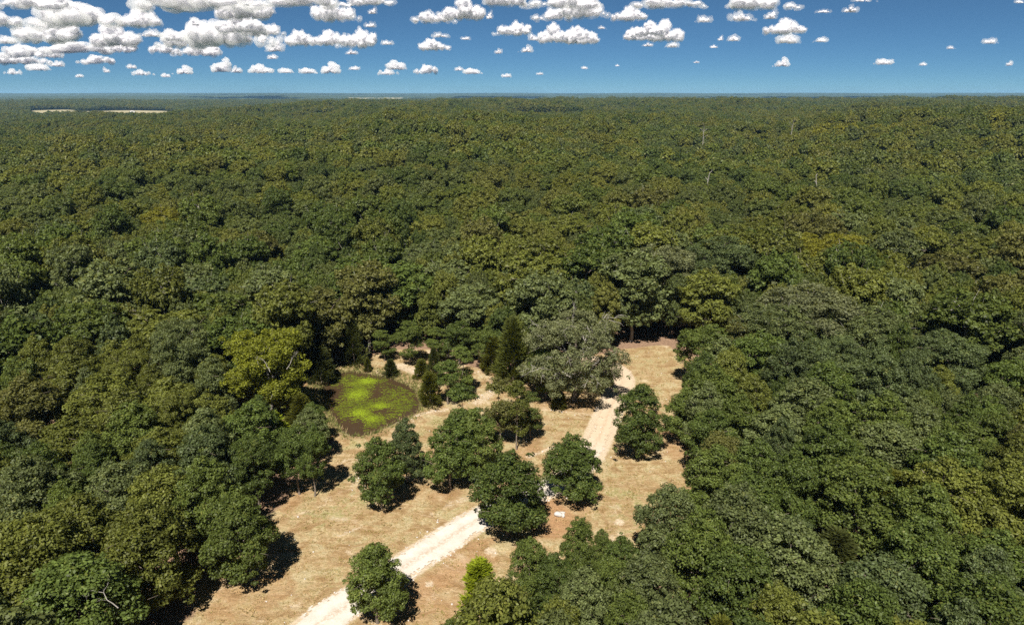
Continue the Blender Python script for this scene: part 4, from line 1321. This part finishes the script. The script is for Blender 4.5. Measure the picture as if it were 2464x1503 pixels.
# ------------------------------------------------------------------ dead limbs, snags, rocks, far buildings
def dead_limb(px, py, z, L, ang, up=0.2, seed=0, depth=2, r=0.07):
    """A bare bleached limb sticking out of the nearest tree at that height."""
    p = G(px, py, z)
    o, *_ = min(OBJ_TREES, key=lambda t: (t[1] - p[0]) ** 2 + (t[2] - p[1]) ** 2)
    g = np.random.default_rng(seed)
    d = np.array([math.cos(ang), math.sin(ang), up]) * L * 0.75
    V, Q = join(branchy(g, p - d * 0.5, p + d * 0.5, r, depth))
    bpy.context.view_layer.update()
    c = obj('dead_limb', mk('dead_limb', V, Q, M_PALE, smooth=True), o)
    c.matrix_parent_inverse = o.matrix_world.inverted()
    c['label'] = 'bleached bare dead limb'
for k, a in enumerate([(255, 1440, 8.0, 3.0, 2.8), (640, 880, 11, 3.0, 2.3), (700, 872, 10.5, 3.0, 1.3)]):
    dead_limb(*a, up=0.45, seed=600 + k, r=0.025 + 0.007 * a[3])

def snag(px, py, z, h, lean, label, seed):
    p = G(px, py, z); gz = float(terrain(p[0], p[1]))
    o = root('dead_tree', label, 'dead tree', (p[0], p[1], gz), 0, 'dead snags in the forest')
    g = np.random.default_rng(seed)
    H = z - gz + h
    pts = np.array([[lean * u * H + g.normal(0, 0.1), g.normal(0, 0.1), u * H - 0.3 * (u == 0)] for u in np.linspace(0, 1, 8)])
    V, Q = tube(pts, np.linspace(0.45, 0.10, 8), 7)
    obj('trunk', mk('snag_trunk', V, Q, M_PALE, smooth=True), o)
    for u in (5, 6, 6, 7):
        a = g.uniform(0, 6.28)
        V, Q = join(branchy(g, pts[u], pts[u] + np.array([math.cos(a), math.sin(a) * 0.6, 0.9]) * h * 0.32, 0.13, 1))
        obj('branch', mk('snag_branch', V, Q, M_PALE, smooth=True), o)
snag(1692, 440, 13, 3.5, 0.12, 'leaning bleached dead trunk far back, in line with the airy forked oak', 1)
snag(1692, 332, 15, 8, 0.0, 'thin upright dead trunk near the back of the forest, right of centre', 2)
snag(1902, 322, 15, 9, 0.06, 'grey forked dead tree near the back of the forest, right', 3)
snag(1975, 440, 14, 2.5, -0.1, 'stubby pale dead tree far back, in line with the huge pale oak', 4)

M_ROCK = plain('limestone', (0.46, 0.43, 0.40), 0.9)
def rock(px, py, s, label, seed, sc=(1, 1, 0.7)):
    g = np.random.default_rng(seed)
    V, Q = ico(2)
    n = np.zeros(len(V))
    for _ in range(7):
        d = sphere_dirs(g, 1)[0]
        c = V @ d
        V = V - d[None] * np.clip(c - g.uniform(0.5, 0.75), 0, 9)[:, None] * 0.9
    V = V * np.array(sc) * s
    p = G(px, py)
    o = obj('limestone_rock', mk('limestone_rock', V, Q, M_ROCK), None, (p[0], p[1], s * sc[2] * 0.45), label=label, category='rock', group='pale rocks')
    o.rotation_euler = (0.1, 0.15, g.uniform(0, 6))
rock(1343, 1240, 0.5, 'pale blocky rock on the red soil below the round oak', 1)
rock(1356, 1243, 0.34, 'smaller pale upright rock touching the blocky one on red soil', 2, (0.6, 0.8, 1.1))
rock(1353, 1234, 0.32, 'flat pale rock behind the blocky one on red soil', 3, (1.3, 0.8, 0.5))
rock(1005, 1003, 0.26, 'small white stone on the near right shore of the pond', 4)

def stones():
    g = np.random.default_rng(31)
    p = scatter_in(CLEAR, 9000, 32)
    q = strokes(p[:, 0], p[:, 1], PALE) + 0.7 * np.exp(-((line_d(p[:, 0], p[:, 1], RL[::8, :2]) - 2.2) / 0.7) ** 2)
    p = p[(g.uniform(0, 1, len(p)) < 0.03 + 0.5 * q) & (poly_sd(p[:, 0], p[:, 1], POND) > 0.5)]
    V, Q = ICO1
    n = len(p); s = g.uniform(0.04, 0.13, n)
    z = ground_z(p[:, 0], p[:, 1]) + 0.02
    base = np.stack([p[:, 0], p[:, 1], z], 1)
    vv = base[:, None] + V[None] * s[:, None, None] * g.uniform(0.6, 1.3, (n, 1, 3)) * (1 + g.uniform(-0.25, 0.25, (n, len(V), 1)))
    qq = Q[None] + (np.arange(n) * len(V))[:, None, None]
    obj('loose_stones', mk('loose_stones', vv.reshape(-1, 3), qq.reshape(-1, 3), M_ROCK), kind='stuff', label='pale loose stones strewn along the road and bare patches', category='stones')
stones()

M_WALL = plain('white_siding', (0.78, 0.77, 0.74)); M_ROOF = plain('grey_roof', (0.42, 0.40, 0.38)); M_GLASS = plain('dark_window', (0.03, 0.035, 0.04), 0.2)
def box(a, b):
    x0, y0, z0 = a; x1, y1, z1 = b
    V = np.array([(x0, y0, z0), (x1, y0, z0), (x1, y1, z0), (x0, y1, z0), (x0, y0, z1), (x1, y0, z1), (x1, y1, z1), (x0, y1, z1)], float)
    return V, np.array([(3, 2, 1, 0), (4, 5, 6, 7), (0, 1, 5, 4), (1, 2, 6, 5), (2, 3, 7, 6), (3, 0, 4, 7)])
def house(px, r, L, Wd, Ht, label, rz=0.0, zoff=0.0, name='farm_building'):
    th = math.atan((px - 1232) / F / math.cos(PITCH) / 1.0)
    x, y = r * math.sin(th), r * math.cos(th)
    o = root(name, label, 'building', (x, y, float(terrain(x, y)) + zoff), rz, 'white buildings far away')
    obj('wall', mk('house_wall', *box((-L / 2, -Wd / 2, -3), (L / 2, Wd / 2, Ht)), M_WALL), o)
    e = 0.5; rh = Wd * 0.32
    V = np.array([(-L / 2 - e, -Wd / 2 - e, Ht + .01), (L / 2 + e, -Wd / 2 - e, Ht + .01), (L / 2 + e, Wd / 2 + e, Ht + .01), (-L / 2 - e, Wd / 2 + e, Ht + .01), (-L / 2 - e, 0, Ht + rh), (L / 2 + e, 0, Ht + rh)], float)
    obj('roof', mk('house_roof', V, [np.array([(0, 1, 5, 4), (2, 3, 4, 5), (3, 2, 1, 0)]), np.array([(1, 2, 5), (3, 0, 4)])], M_ROOF), o)
    for k in range(3):
        cxw = (k - 1) * L * 0.3
        obj('window', mk('house_window', *box((cxw - 0.6, -Wd / 2 - 0.05, 1.0), (cxw + 0.6, -Wd / 2 + 0.1, 2.3)), M_GLASS), o)
house(642, 5600, 34, 14, 7, 'long white barn on the dark far hillside, left of centre', 0.1, 14)
house(368, 2500, 15, 8, 4.5, 'white house at the end of the tan field, far left', 0.3)
house(405, 2520, 12, 8, 4, 'white house right of the one by the tan field', -0.2)
house(455, 2560, 16, 8, 4.5, 'white house farthest right of the tan field hamlet', 0.2)
house(393, 2800, 14, 8, 5, 'tan-roofed house behind the hamlet by the field', 0.0)

# ------------------------------------------------------------------ air
def haze():
    t = NT('haze')
    v = t.n('ShaderNodeVolumePrincipled')
    v.inputs['Color'].default_value = (0.34, 0.64, 1.0, 1)
    v.inputs['Density'].default_value = 4.6e-5
    v.inputs['Anisotropy'].default_value = 0.1
    t.l(v.outputs[0], t.out.inputs['Volume'])
    V, Q = box((-24000, -24000, -60), (24000, 24000, 120))
    obj('haze', mk('haze', V, Q, t.m), kind='stuff', label='thin blue haze over the far hills', category='haze')
haze()
